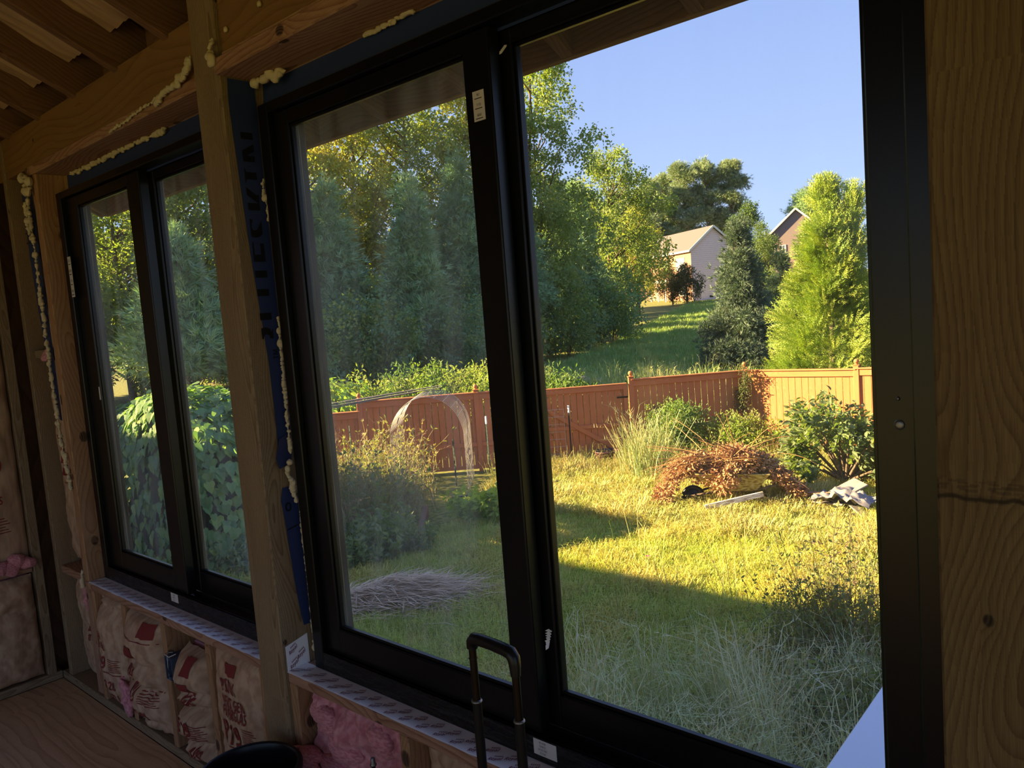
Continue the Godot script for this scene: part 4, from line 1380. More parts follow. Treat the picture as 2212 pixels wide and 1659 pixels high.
func garden() -> void:
	var rg := dice(400)
	vine_mound(rg)
	brush(rg)
	posts_and_wire(rg)
	shrubs(rg)
	# white capped low wall beside the steps, just outside the window
	var w := thing("porch_rail", "white painted rail cap outside the wide window's lower right corner", "railing", Vector3(-1.25, GROUND, -1.75))
	var b := MB.new()
	b.board(Vector3(0.0, 1.285, 0), Vector3(0.26, 0.035, 3.1), Basis(Vector3.UP, 0.03), 0.006)
	put(b, "cap", M.white, w)
	for z in [-1.45, 0.0, 1.4]:
		var pb := MB.new()
		pb.board(Vector3(0.02, 0.63, z), Vector3(0.1, 1.27, 0.1), Basis.IDENTITY, 0.005)
		put(pb, "post", M.white, w)
	var lr := MB.new()
	lr.board(Vector3(0.02, 0.35, 0), Vector3(0.06, 0.08, 2.8), Basis.IDENTITY, 0.005)
	put(lr, "lower_rail", M.white, w)
	for k in 22:
		var bl := MB.new()
		bl.board(Vector3(0.02, 0.83, -1.32 + k * 0.125), Vector3(0.035, 0.88, 0.035), Basis.IDENTITY, 0.003)
		put(bl, "baluster", M.white, w)

func vine_mound(rg: RandomNumberGenerator) -> void:
	var vine := [Color(0.17, 0.31, 0.13), Color(0.2, 0.36, 0.14), Color(0.25, 0.41, 0.16), Color(0.32, 0.46, 0.13), Color(0.18, 0.33, 0.16)]
	var bright := [Color(0.32, 0.46, 0.1), Color(0.28, 0.44, 0.12), Color(0.37, 0.47, 0.13)]
	var defs := [
		["vine_covered_mound", "tall mound smothered in broad heart-shaped vine leaves outside the left window", Vector3(-12.85, GROUND, -4.7), Vector3(2.15, 2.6, 1.05), 3900, 0.145, vine],
		["vine_covered_mound", "smaller sunlit vine mound at the left end of the fence", Vector3(-18.6, ground_at(-18.6, -11.0), -11.0), Vector3(1.6, 2.0, 1.3), 1100, 0.16, bright]]
	for q in defs:
		var t := thing(q[0], q[1], "vine", q[2])
		var r: Vector3 = q[3]
		var f := noise(17, 0.8, 3)
		var core := MB.new()
		core.blob(Vector3(0, 0.0, 0), r * 0.86, f, 0.25, 26, 0.01)
		put(core, "tangle", M.stems, t)
		var where := []
		var tints := []
		var leafs := [ivy_leaf(1), ivy_leaf(2), ivy_leaf(3)]
		for k in int(q[4]):
			var d := Vector3(rg.randf_range(-1, 1), rg.randf_range(-0.05, 1), rg.randf_range(-1, 1))
			# a boxy hull: pushed out to a rounded block
			var pw := pow(pow(absf(d.x), 4.0) + pow(absf(d.y), 4.0) + pow(absf(d.z), 4.0), 0.25)
			if pw < 0.05:
				continue
			d /= pw
			var p := d * r
			p *= 1.0 + 0.11 * f.get_noise_3dv(p * 1.2 + q[2]) + rg.randf_range(-0.04, 0.03)
			p.y = maxf(p.y * (1.0 - 0.05 * (-p.x / r.x)), 0.05)
			var nn := (Vector3(pow(absf(d.x), 3) * signf(d.x) / r.x, pow(absf(d.y), 3) * signf(d.y) / r.y, pow(absf(d.z), 3) * signf(d.z) / r.z).normalized() + Vector3.UP * 0.3 + ball(rg) * 0.26).normalized()
			var down := (Vector3.DOWN + ball(rg) * 0.45)
			down = (down - nn * down.dot(nn)).normalized()
			var sz: float = q[5] * rg.randf_range(0.7, 1.3)
			where.append(Transform3D(Basis(nn.cross(down) * -1.0 * sz, down * sz, nn * sz), p))
			tints.append(tone(rg, q[6], 0.18))
		# the leaves nearest the house, as single leaves
		var order := range(where.size())
		var cam: Vector3 = Vector3(0, 0, 1.3) - q[2]
		order.sort_custom(func(a: int, c: int) -> bool: return (where[a].origin - cam).length() < (where[c].origin - cam).length())
		var ones := 300 if q[4] > 2000 else 60
		var kinds := []
		for k in 15:
			var m: StandardMaterial3D = M.leaf.duplicate()
			var col := tone(rg, q[6], 0.18)
			m.albedo_color = col.linear_to_srgb()
			kinds.append(m)
		var rest := []
		var rest_t := []
		for k in order.size():
			var id: int = order[k]
			if k < ones * 3 and k % 3 == 0:
				var o := put_mesh(leafs[k % 3], "leaf", kinds[k % 15], t)
				o.transform = where[id]
			else:
				rest.append(where[id])
				rest_t.append(tints[id])
		copies(leafs[0], M.leaf, rest, rest_t, "foliage", t)

func brush(rg: RandomNumberGenerator) -> void:
	# wheelbarrow
	var w := thing("wheelbarrow", "old yellowish wheelbarrow buried under dry brown brush on the lawn", "wheelbarrow", Vector3(-6.05, GROUND, -10.85))
	w.rotation.y = 0.55
	M.tray = mat(Color.WHITE, 0.7, mottle(411, 0.03, Color(0.5, 0.42, 0.22), Color(0.68, 0.6, 0.32), Color(0.74, 0.7, 0.5)))
	var b := MB.new()
	var lo := [Vector3(-0.42, 0.34, -0.24), Vector3(0.3, 0.34, -0.28), Vector3(0.3, 0.34, 0.28), Vector3(-0.42, 0.34, 0.24)]
	var hi := [Vector3(-0.68, 0.66, -0.36), Vector3(0.5, 0.62, -0.4), Vector3(0.5, 0.62, 0.4), Vector3(-0.68, 0.66, 0.36)]
	for k in 4:
		var j := (k + 1) % 4
		b.quad(lo[j], lo[k], hi[k], hi[j])
		b.quad(lo[k] * 0.98, lo[j] * 0.98, hi[j] * 0.98, hi[k] * 0.98)
		b.tube([hi[k], hi[j]], 0.014, 8)
	b.quad(lo[0], lo[1], lo[2], lo[3])
	put(b, "tray", M.tray, w)
	var wh := MB.new()
	var ring := []
	for k in 21:
		ring.append(Vector3(-0.72 + 0.16 * cos(TAU * k / 20.0), 0.2 + 0.16 * sin(TAU * k / 20.0), 0))
	wh.tube(ring, 0.042, 8, false)
	wh.lathe([Vector2(0, -0.03), Vector2(0.12, -0.012), Vector2(0.12, 0.012), Vector2(0, 0.03)], 16, Vector3(-0.72, 0.2, 0), Basis(Vector3.RIGHT, PI / 2))
	put(wh, "wheel", M.black, w)
	for z in [-0.26, 0.26]:
		var hd := MB.new()
		hd.tube([Vector3(-0.78, 0.22, z * 0.25), Vector3(-0.4, 0.31, z * 0.7), Vector3(0.3, 0.34, z), Vector3(0.95, 0.52, z * 1.25)], 0.02, 8)
		put(hd, "handle", M.bark, w)
		var lg := MB.new()
		lg.tube([Vector3(0.25, 0.34, z), Vector3(0.32, 0.02, z * 1.1), Vector3(0.5, 0.02, z * 1.1), Vector3(0.42, 0.34, z)], 0.013, 8)
		put(lg, "leg", M.black, w)
	# dry brush on it
	var p := thing("brush_pile", "heap of dry rust-brown leafy branches piled on the wheelbarrow", "brush pile", Vector3(-6.05, GROUND, -10.85))
	p.rotation.y = 0.62
	var st := MB.new()
	for k in 110:
		var a := Vector3(rg.randf_range(-0.7, 0.6), rg.randf_range(0.6, 0.95), rg.randf_range(-0.35, 0.35))
		var d := Vector3(rg.randf_range(-1, 1), rg.randf_range(-0.1, 0.3), rg.randf_range(-0.3, 0.3)).normalized()
		if k % 4 == 0:
			d = Vector3(-1.0, 0.1, rg.randf_range(-0.15, 0.35)).normalized()
			a.x = -0.5
		var ps := []
		var q := a
		for j in 7:
			ps.append(q)
			q += d * rg.randf_range(0.12, 0.2)
			d = (d + Vector3(0, -0.22 if k % 4 == 0 or q.x > 0.6 else -0.07, 0) + ball(rg) * 0.1).normalized()
			q.y = maxf(q.y, 0.03)
		st.tint = Color(0.28, 0.16, 0.07) * rg.randf_range(0.7, 1.5)
		st.tube(ps, [0.009, 0.008, 0.007, 0.006, 0.005, 0.004, 0.002], 4, false)
	var so := put(st, "stems", M.dry, p)
	so.set_meta("kind", "stuff")
	var cl := cluster(30, 0.14, 0.07, 0.035, 41, 0.6)
	var wr := []
	var tn := []
	for k in 900:
		var a := Vector3(rg.randfn() * 0.42 - 0.02, 0, rg.randfn() * 0.26)
		var top := 0.98 * exp(-a.x * a.x * 0.9 - a.z * a.z * 1.6)
		a.y = top - rg.randf() * 0.22
		if k > 740:
			var u := rg.randf()
			a = Vector3(-0.6 - u * 0.75, 0.85 - u * u * 0.8, rg.randf_range(-0.25, 0.3)) if k % 2 == 0 else Vector3(0.45 + u * 0.65, 0.75 - u * 0.6, rg.randf_range(-0.2, 0.45))
		elif a.y < 0.6 + 0.1 * sin(a.x * 5.0):
			continue
		if a.y < 0.08:
			continue
		wr.append(spin(rg, a, rg.randf_range(0.7, 1.2), 1.0))
		tn.append(tone(rg, [Color(0.42, 0.23, 0.12), Color(0.34, 0.17, 0.09), Color(0.5, 0.31, 0.16)], 0.25))
	copies(cl, M.dry, wr, tn, "dry_leaves", p)
	# white board leaning on the brush
	M.grey_wood = mat(Color(0.95, 0.95, 0.98), 0.85, wood(421, Color(0.6, 0.58, 0.57), Color(0.42, 0.4, 0.39), [], 4.0, 96, 400))
	M.white_wood = mat(Color.WHITE, 0.8, mottle(423, 0.04, Color(0.6, 0.5, 0.42), Color(0.84, 0.8, 0.77), Color(0.92, 0.9, 0.88)))
	var wb := MB.new()
	wb.board(Vector3.ZERO, Vector3(0.95, 0.085, 0.03), Basis.IDENTITY, 0.004)
	var wo := put(wb, "white_board", M.white_wood)
	wo.transform = Transform3D(Basis(Vector3.UP, 0.72) * Basis(Vector3.BACK, 0.16), Vector3(-5.75, GROUND + 0.3, -10.15))
	tag(wo, "flaking white-painted board leaning against the front of the wheelbarrow", "board")
	var names := ["long grey weathered board lying at the front of the scrap heap", "tan sawn board on top of the scrap heap", "grey board with a raised corner on the scrap heap", "short grey board at the right end of the scrap heap", "grey plank under the tan board of the scrap heap", "dark weathered plank at the back of the scrap heap", "pale thin board at the left of the scrap heap"]
	for k in 7:
		var q: Array = [[-4.75, 0.05, -10.75, 1.5, 0.25, 0.05], [-4.95, 0.26, -11.25, 0.75, -0.35, 0.12], [-4.42, 0.34, -11.3, 0.62, 0.9, 0.35], [-4.15, 0.16, -11.0, 0.7, -0.8, -0.2], [-4.85, 0.17, -11.1, 1.1, -0.2, 0.06], [-4.6, 0.1, -11.6, 1.3, 0.1, 0.03], [-5.15, 0.1, -10.8, 0.8, 0.5, 0.08]][k]
		var pb := MB.new()
		pb.board(Vector3.ZERO, Vector3(q[3], 0.025, 0.16 if k != 2 else 0.34), Basis.IDENTITY, 0.003, Vector2(k * 0.3, k * 0.2))
		var o := put(pb, "scrap_board", M.white_wood if k == 1 else M.grey_wood)
		if k == 1:
			o.material_override = M.stud
		o.transform = Transform3D(Basis(Vector3.UP, q[4]) * Basis(Vector3.BACK, q[5]) * Basis(Vector3.RIGHT, 0.15 * (k % 3 - 1)), Vector3(q[0], GROUND + q[1], q[2]))
		tag(o, names[k], "board", "scrap boards by the wheelbarrow")
	var sh := MB.new()
	var f := noise(431, 2.5, 3)
	var rows := []
	for r in 17:
		var row := []
		for k in 21:
			var x := k / 20.0 * 0.9 - 0.45
			var z := r / 16.0 * 0.55 - 0.27
			row.append(Vector3(x, 0.22 - 0.28 * absf(x) + 0.12 * f.get_noise_2d(x * 2.0, z * 2.0) + 0.03 * f.get_noise_2d(x * 9.0, z * 9.0), -z))
		rows.append(row)
	sh.sheet(rows)
	var so2 := put(sh, "grey_sheet", M.tarp)
	so2.position = Vector3(-4.35, GROUND + 0.16, -11.05)
	tag(so2, "crumpled grey sheet draped over the right side of the scrap heap", "sheet")
	# straw heap on the shaded lawn
	var straw := MB.new()
	for k in 1500:
		var a := Vector3(rg.randfn() * 0.47, 0, rg.randfn() * 0.24)
		a.y = 0.3 * exp(-a.x * a.x * 1.6 - a.z * a.z * 7.0) * rg.randf_range(0.4, 1.0) + 0.07
		var d := Vector3(1, rg.randf_range(-0.12, 0.2), rg.randf_range(-0.5, 0.5)).normalized().rotated(Vector3.UP, rg.randfn() * 0.45)
		var l := rg.randf_range(0.2, 0.65)
		var s := Vector3.UP.cross(d).normalized() * rg.randf_range(0.004, 0.008)
		straw.tint = Color(0.66, 0.47, 0.3) * rg.randf_range(0.5, 1.25)
		var m := a + d * l * 0.5 + Vector3(0, rg.randf_range(0.0, 0.05), 0)
		straw.quad(a - s, a + s, m + s, m - s)
		straw.tri(m - s, m + s, a + d * l)
	var sto := put(straw, "straw_heap", M.dry)
	sto.transform = Transform3D(Basis(Vector3.UP, 0.75), Vector3(-7.75, GROUND, -4.75))
	tag(sto, "flat heap of cut straw on the shaded lawn below the wide window", "straw", "", "stuff")
	# timbers of the raised bed, pots
	for q in [[Vector3(-10.25, 0.09, -9.65), 2.2, 1.05, "dark timber edging on the far side of the weedy bed"], [Vector3(-9.95, 0.1, -7.2), 2.2, 2.35, "reddish timber edging at the front of the weedy bed"]]:
		var tb := MB.new()
		tb.board(Vector3.ZERO, Vector3(q[1], 0.18, 0.1), Basis.IDENTITY, 0.01)
		var o := put(tb, "bed_timber", M.dark_timber if q[2] < 2.0 else M.rough)
		o.transform = Transform3D(Basis(Vector3.UP, q[2]), q[0] + Vector3(0, GROUND, 0))
		tag(o, q[3], "timber")
	for q in [[Vector3(-10.15, GROUND, -12.9), 0.26, 0.33, M.purple, "dark purple tub at the foot of the gate"], [Vector3(-9.0, GROUND, -13.45), 0.26, 0.26, M.dark_timber, "dark low planter behind the tall grass clump"], [Vector3(-10.0, GROUND, -10.5), 0.11, 0.2, M.box_plastic, "small grey pot on the lawn beside the middle stile"]]:
		var pb := MB.new()
		var r: float = q[1]
		var h: float = q[2]
		pb.lathe([Vector2(0, 0), Vector2(r * 0.8, 0), Vector2(r * 0.97, h * 0.9), Vector2(r * 1.05, h * 0.9), Vector2(r * 1.05, h), Vector2(r * 0.95, h), Vector2(r * 0.88, h * 0.75), Vector2(0, h * 0.72)], 24)
		var o := put(pb, "garden_tub", q[3])
		o.position = q[0]
		tag(o, q[4], "planter")

func posts_and_wire(rg: RandomNumberGenerator) -> void:
	# steel fence pickets, some with white tips
	var spots := [[Vector3(-10.9, GROUND, -12.6), 1.36, true, "white-tipped steel post standing before the gate"], [Vector3(-12.2, GROUND, -11.25), 1.28, true, "white-tipped steel post left of the middle stile"], [Vector3(-11.95, GROUND, -9.95), 1.0, false, "rusty green steel post at the edge of the weedy bed"], [Vector3(-13.0, GROUND, -10.1), 0.9, false, "short green steel post in the weeds before the fence"], [Vector3(-14.2, GROUND, -9.0), 1.35, false, "dark steel post by the lower fence panel"]]
	for q in spots:
		var t := thing("steel_post", q[3], "post", q[0])
		var h: float = q[1]
		var b := MB.new()
		b.between(Vector3(-0.018, 0, -0.003), Vector3(0.018, h, 0.003), 0.001)
		b.between(Vector3(-0.003, 0, -0.02), Vector3(0.003, h, -0.003), 0.001)
		for k in int(h / 0.08):
			b.between(Vector3(-0.006, 0.1 + k * 0.08, 0.003), Vector3(0.006, 0.12 + k * 0.08, 0.008), 0.001)
		put(b, "shaft", M.post_green, t)
		if q[2]:
			var c := MB.new()
			c.between(Vector3(-0.021, h - 0.17, -0.021), Vector3(0.021, h + 0.005, 0.01), 0.003)
			put(c, "white_tip", M.white, t)
	# arched wire panel over the bed, and a flat one beside the gate
	var a := thing("trellis_arch", "arched wire trellis panel rising over the fence above the weedy bed", "trellis", Vector3(-12.35, GROUND, -9.75))
	a.rotation.y = 0.7
	for k in 11:
		var ps := []
		for j in 27:
			var s := j / 26.0
			var an := PI * s
			var y := 1.15 + 0.85 * sin(an) if s > 0.0 and s < 1.0 else 0.0
			ps.append(Vector3(-0.75 * cos(an), y, -0.75 + 0.15 * k))
		ps[0].y = 0.0
		ps[26].y = 0.0
		var b := MB.new()
		b.tube(ps, 0.004, 5, false)
		put(b, "hoop_wire", M.wire, a)
	for j in 13:
		var an := PI * (j / 12.0)
		var x := -0.75 * cos(an)
		var y := 1.15 + 0.85 * sin(an)
		var b := MB.new()
		b.tube([Vector3(x, y, -0.75), Vector3(x, y, 0.75)], 0.004, 5, false)
		put(b, "cross_wire", M.wire, a)
	for x in [-0.75, 0.75]:
		for j in 6:
			var b := MB.new()
			b.tube([Vector3(x, 0.12 + 0.2 * j, -0.75), Vector3(x, 0.12 + 0.2 * j, 0.75)], 0.004, 5, false)
			put(b, "cross_wire", M.wire, a)
	var g := thing("trellis_mesh", "flat wire mesh panel standing before the gate, overgrown by a vine", "trellis", Vector3(-11.45, GROUND, -12.15))
	g.rotation.y = 0.72
	for k in 7:
		var b := MB.new()
		b.tube([Vector3(-0.6 + 0.2 * k, 0, 0), Vector3(-0.6 + 0.2 * k, 1.3, 0)], 0.004, 5, false)
		put(b, "upright_wire", M.wire, g)
	for k in 8:
		var b := MB.new()
		b.tube([Vector3(-0.6, 0.1 + 0.17 * k, 0), Vector3(0.6, 0.1 + 0.17 * k, 0)], 0.004, 5, false)
		put(b, "cross_wire", M.wire, g)
	# bundle of grey laths on top of the arch
	for k in 5:
		var b := MB.new()
		var p0 := Vector3(-14.1, GROUND + 1.8 + 0.03 * k, -8.0 - 0.04 * k)
		var p1 := Vector3(-12.75 + 0.1 * (k % 3), GROUND + 2.03 + 0.014 * k, -10.2 - 0.05 * k)
		b.board(Vector3.ZERO, Vector3((p1 - p0).length(), 0.012, 0.06), Basis.IDENTITY, 0.002)
		var o := put(b, "grey_lath", M.grey_wood)
		var d := (p1 - p0).normalized()
		o.transform = Transform3D(Basis(d, Vector3.UP, d.cross(Vector3.UP)).orthonormalized(), (p0 + p1) * 0.5)
		tag(o, "long grey lath in the bundle lying along the fence top by the wire arch", "lath", "grey laths on the fence top")

func bush(label: String, at: Vector3, r: Vector3, me: Mesh, n: int, cols: Array, s: int, m: Material, size := 1.0, called := "leafy_shrub", group := "", category := "shrub", low := 0.1) -> Node3D:
	var rg := dice(s)
	var t := thing(called, label, category, at, group)
	var st := MB.new()
	for k in 9:
		var a := rg.randf() * TAU
		var d := Vector3(cos(a) * r.x * rg.randf(), r.y * 2.0 * rg.randf_range(0.5, 0.9), sin(a) * r.z * rg.randf())
		st.tube([Vector3(cos(a), 0, sin(a)) * 0.05, d * 0.5 + Vector3(0, r.y * 0.15, 0) + ball(rg) * 0.06, d], [0.018, 0.012, 0.004], 5, false)
	put(st, "stems", M.bark, t)
	var f := noise(s, 1.6 / maxf(r.x, 0.3), 2)
	var wr := []
	var tn := []
	while wr.size() < n:
		var d := ball(rg) * pow(rg.randf(), 0.33)
		var p := d * r * (1.0 + 0.45 * f.get_noise_3dv(d * r * 1.5)) + Vector3(0, r.y, 0)
		if p.y < low:
			continue
		wr.append(spin(rg, p, size * rg.randf_range(0.7, 1.25), 0.8))
		tn.append(tone(rg, cols, 0.2))
	copies(me, m, wr, tn, "foliage", t)
	return t

func shrubs(rg: RandomNumberGenerator) -> void:
	var green := [Color(0.17, 0.27, 0.09), Color(0.22, 0.33, 0.1), Color(0.14, 0.24, 0.09)]
	var lime := [Color(0.33, 0.42, 0.1), Color(0.28, 0.39, 0.1), Color(0.38, 0.43, 0.14)]
	var olive := [Color(0.19, 0.25, 0.11), Color(0.24, 0.28, 0.13), Color(0.3, 0.3, 0.16)]
	var fine := cluster(46, 0.2, 0.075, 0.035, 51)
	var broad := cluster(26, 0.2, 0.12, 0.055, 53)
	bush("leafy green shrub against the fence left of its corner", Vector3(-8.95, GROUND, -14.0), Vector3(0.62, 0.66, 0.5), fine, 170, green, 61, M.leaf)
	bush("low sprawling shrub with pale seed pods below the fence corner", Vector3(-7.75, GROUND, -14.45), Vector3(0.8, 0.46, 0.5), fine, 170, olive + lime, 62, M.leaf)
	var rb := thing("rose_bush", "thorny small-leaved rose bush at the right edge of the yard", "shrub", Vector3(-2.35, GROUND, -5.75))
	var rw := []
	var rt := []
	for k in 110:
		var a := rg.randf() * TAU
		var d := sqrt(rg.randf())
		rw.append(spin(rg, Vector3(cos(a) * d * 0.85, 0, sin(a) * d * 0.6), rg.randf_range(0.55, 1.1) * (1.1 - 0.35 * d), 0.25 + 0.25 * d))
		rt.append(tone(rg, [Color(0.19, 0.24, 0.11), Color(0.24, 0.27, 0.13), Color(0.3, 0.3, 0.14), Color(0.26, 0.2, 0.13)]))
	copies(weed(1141, 1.3, 0.055, 8, 0.15), M.leaf, rw, rt, "branches", rb)
	bush("low brushy growth in front of the rose bush", Vector3(-1.9, GROUND, -4.4), Vector3(0.55, 0.4, 0.5), cluster(22, 0.14, 0.045, 0.026, 58), 150, olive, 64, M.leaf)
	# hedge of overgrown shrubs behind the fence
	var hs := [[-18.4, -12.1, 1.5, 0.95, lime, "bushy yellow-green shrub behind the left fence panel"], [-17.4, -13.9, 1.7, 1.05, green + lime, "tall rounded shrub behind the wire arch"], [-15.6, -14.4, 1.4, 1.0, lime, "spreading light green shrub behind the middle fence panels"], [-14.3, -15.7, 1.3, 0.8, olive, "low olive shrub behind the gate's left post"], [-13.2, -15.2, 0.9, 0.85, green, "dark green shrub hanging over the gate"]]
	for q in hs:
		bush(q[5], Vector3(q[0], ground_at(q[0], q[1]), q[1]), Vector3(q[2], q[3], 1.0), cluster(46, 0.32, 0.12, 0.05, 59), 230, q[4], 70 + int(-q[0]), M.leaf, 1.0, "hedge_shrub", "overgrown shrubs behind the fence")
	# climbers: on the gate, on the corner post
	bush("vine climbing the wire panel and over the gate's left end", Vector3(-11.75, GROUND, -12.3), Vector3(0.4, 1.05, 0.25), fine, 120, green + olive, 81, M.leaf, 0.9, "climbing_vine", "", "vine")
	var cv := thing("climbing_vine", "narrow vine hanging down the front of the fence's corner post", "vine", Vector3(-7.98, GROUND, -15.42))
	var cw := []
	var ct := []
	for k in 42:
		var u := rg.randf()
		cw.append(spin(rg, Vector3(rg.randfn() * 0.06 + 0.05 * sin(u * 7.0), 1.95 - u * 1.05, rg.randf_range(0.02, 0.14)), 0.5, 0.8))
		ct.append(tone(rg, [Color(0.16, 0.19, 0.10), Color(0.2, 0.2, 0.12), Color(0.12, 0.16, 0.07)]))
	copies(broad, M.leaf, cw, ct, "foliage", cv)
	var sv := MB.new()
	sv.tube([Vector3(0.02, 0, 0.06), Vector3(-0.03, 0.6, 0.1), Vector3(0.03, 1.2, 0.09), Vector3(0.0, 1.9, 0.08)], 0.008, 5, false)
	put(sv, "stem", M.bark, cv)
	# broad-leaved fruit tree at the right of the yard, leaf by leaf
	var ft := thing("fruit_tree", "bushy fruit tree with broad dark leaves and pale fruit before the sunlit fence", "tree", Vector3(-4.85, GROUND, -12.6))
	var tr := MB.new()
	var ends := []
	for k in 40:
		var a := rg.randf() * TAU
		var r := 1.3 * sqrt(rg.randf())
		var e := Vector3(cos(a) * r, rg.randf_range(0.2, 1.75) * (1.15 - 0.35 * r / 1.3), sin(a) * r * 0.75)
		var m := e * 0.5 + Vector3(0, 0.25, 0)
		tr.tube([Vector3(0, 0.15, 0), m, e], [0.03, 0.014, 0.005], 5, false)
		for j in 7:
			ends.append(m.lerp(e, rg.randf_range(0.2, 1.1)) + ball(rg) * 0.16)
	tr.tube([Vector3(0, 0, 0), Vector3(0.02, 0.2, 0), Vector3(0, 0.5, 0)], [0.06, 0.05, 0.035], 8, false)
	put(tr, "trunk", M.bark, ft)
	var lf := MB.new()
	for q in [[Vector2(0.0, 0.0), Vector2(0.2, 0.3), Vector2(0.22, 0.6), Vector2(0.0, 1.0)]]:
		for m in [-1.0, 1.0]:
			var p0 := Vector3(0, 0, 0)
			var p1 := Vector3(q[1].x * m, q[1].y, 0.07)
			var p2 := Vector3(q[2].x * m, q[2].y, 0.03)
			var p3 := Vector3(0, 1.0, -0.16)
			var pm := Vector3(0, 0.5, -0.02)
			lf.tri(p0, p1, pm)
			lf.tri(pm, p1, p2)
			lf.tri(pm, p2, p3)
	var lm := lf.mesh()
	var kinds := []
	for c in [Color(0.14, 0.2, 0.1), Color(0.18, 0.25, 0.11), Color(0.22, 0.28, 0.13), Color(0.16, 0.22, 0.13)]:
		var m: StandardMaterial3D = M.leaf.duplicate()
		m.albedo_color = c.linear_to_srgb()
		m.roughness = 0.35
		kinds.append(m)
	var wr := []
	var tn := []
	for k in 4600:
		var c: Vector3 = ends[rg.randi() % ends.size()] + ball(rg) * 0.12
		var d := (Vector3(c.x, 0.2, c.z).normalized() + ball(rg) * 0.8 + Vector3.DOWN * 0.3).normalized()
		var sd := d.cross(ball(rg)).normalized()
		var sz := rg.randf_range(0.1, 0.17)
		var tf := Transform3D(Basis(sd * sz, d * sz, sd.cross(d) * sz), c)
		if k < 300:
			put_mesh(lm, "leaf", kinds[k % 4], ft).transform = tf
		else:
			wr.append(tf)
			tn.append(tone(rg, [Color(0.14, 0.2, 0.1), Color(0.18, 0.25, 0.11), Color(0.22, 0.28, 0.13)]))
	copies(lm, M.leaf, wr, tn, "foliage", ft)
	for k in 9:
		var fm := MB.new()
		fm.blob(Vector3.ZERO, Vector3(0.045, 0.042, 0.045), noise(3, 3.0, 1), 0.1, 12)
		var o := put(fm, "fruit", M.fruit, ft)
		o.position = ends[(k * 17) % ends.size()] + Vector3(0, -0.05, 0.1)

# ------------------------------------------------------------------ houses
func wall_poly(pts: Array, m: Material, called: String, parent: Node) -> MeshInstance3D:
	# a flat polygon wall (fan) with a metre-scaled texture
	var b := MB.new()
	var u := Vector3(pts[1] - pts[0]).normalized()
	for k in range(1, pts.size() - 1):
		var uv := []
		for p in [pts[0], pts[k], pts[k + 1]]:
			uv.append(Vector2((p - pts[0]).dot(u), p.y) * 0.5)
		b.tri(pts[0], pts[k], pts[k + 1], uv[0], uv[1], uv[2])
	return put(b, called, m, parent)

func house_window(parent: Node, at: Vector3, g: Vector3, out: Vector3, w: float, h: float, shade: Material) -> void:
	var bas := Basis(g, Vector3.UP, out)
	var f := MB.new()
	for q in [[-0.5, 0.0, 0.12, h + 0.2], [0.5, 0.0, 0.12, h + 0.2]]:
		f.board(at + g * q[0] * w + out * 0.04, Vector3(q[2], q[3], 0.08), bas, 0.01)
	for y in [-0.5, 0.0, 0.5]:
		f.board(at + Vector3(0, y * h, 0) + out * 0.04, Vector3(w + 0.1, 0.1, 0.08), bas, 0.01)
	f.board(at + out * 0.03, Vector3(0.06, h, 0.05), bas, 0.01)
	var o := put(f, "window", M.trim, parent)
	var p := MB.new()
	p.board(at + out * 0.01, Vector3(w, h, 0.02), bas, 0.0)
	put(p, "pane", shade, o)

func lap(base: Color, dark: Color, s: int) -> ImageTexture:
	# horizontal lapped siding, too far off for its courses to be told apart one by one
	var im := Image.create(64, 64, false, Image.FORMAT_RGB8)
	var f := noise(s, 0.2, 2)
	for y in 64:
		for x in 64:
			var c := base.lerp(dark, clampf(0.25 * f.get_noise_2d(x * 0.3, y) + (0.75 if y % 8 == 0 else 0.0), 0.0, 1.0))
			im.set_pixel(x, y, c)
	return ImageTexture.create_from_image(im)

func gable_house(called: String, label: String, c: Vector3, g: Vector3, f: Vector3, w: float, l: float, eave: float, ridge: float, side: Material, front: Material, roof: Material) -> Node3D:
	# c: near corner; g: along the gable end; f: along the ridge, away
	var t := thing(called, label, "house", c)
	var up := Vector3.UP
	var a := Vector3.ZERO
	var b := g * w
	var d := g * w + f * l
	var e := f * l
	var gm := g * w * 0.5
	wall_poly([a, b, b + up * eave, gm + up * ridge, a + up * eave], side, "gable_wall", t)
	wall_poly([e, a, a + up * eave, e + up * eave], front, "front_wall", t)
	wall_poly([b, d, d + up * eave, b + up * eave], side, "rear_wall", t)
	wall_poly([d, e, e + up * eave, gm + f * l + up * ridge, d + up * eave], side, "far_gable_wall", t)
	var o := 0.35
	for s in [0.0, 1.0]:
		var low := (a if s == 0.0 else b) + up * (eave - 0.15) + g * (-o if s == 0.0 else o)
		var top := gm + up * (ridge + 0.05)
		var r := MB.new()
		var p0 := low - f * o
		var p1 := low + f * (l + o)
		var p2 := top + f * (l + o)
		var p3 := top - f * o
		var th := up * 0.16
		if s == 0.0:
			r.quad(p1 + th, p0 + th, p3 + th, p2 + th, Vector2(0, 0), Vector2(l, 0), Vector2(l, 4), Vector2(0, 4))
			r.quad(p0, p1, p2, p3)
		else:
			r.quad(p0 + th, p1 + th, p2 + th, p3 + th, Vector2(0, 0), Vector2(l, 0), Vector2(l, 4), Vector2(0, 4))
			r.quad(p1, p0, p3, p2)
		put(r, "roof_slope", roof, t)
		var tr := MB.new()
		var n2 := (p3 - p0).normalized()
		tr.board((p0 + p3) * 0.5 + th * 0.4, Vector3((p3 - p0).length(), 0.24, 0.08), Basis(n2, f.cross(n2).normalized(), f.normalized()).orthonormalized(), 0.01)
		tr.board((p0 + p1) * 0.5 + th * 0.4, Vector3(0.1, 0.22, l + 2 * o), Basis(g, up, f.normalized()).orthonormalized(), 0.01)
		put(tr, "eave_trim", M.trim, t)
	return t

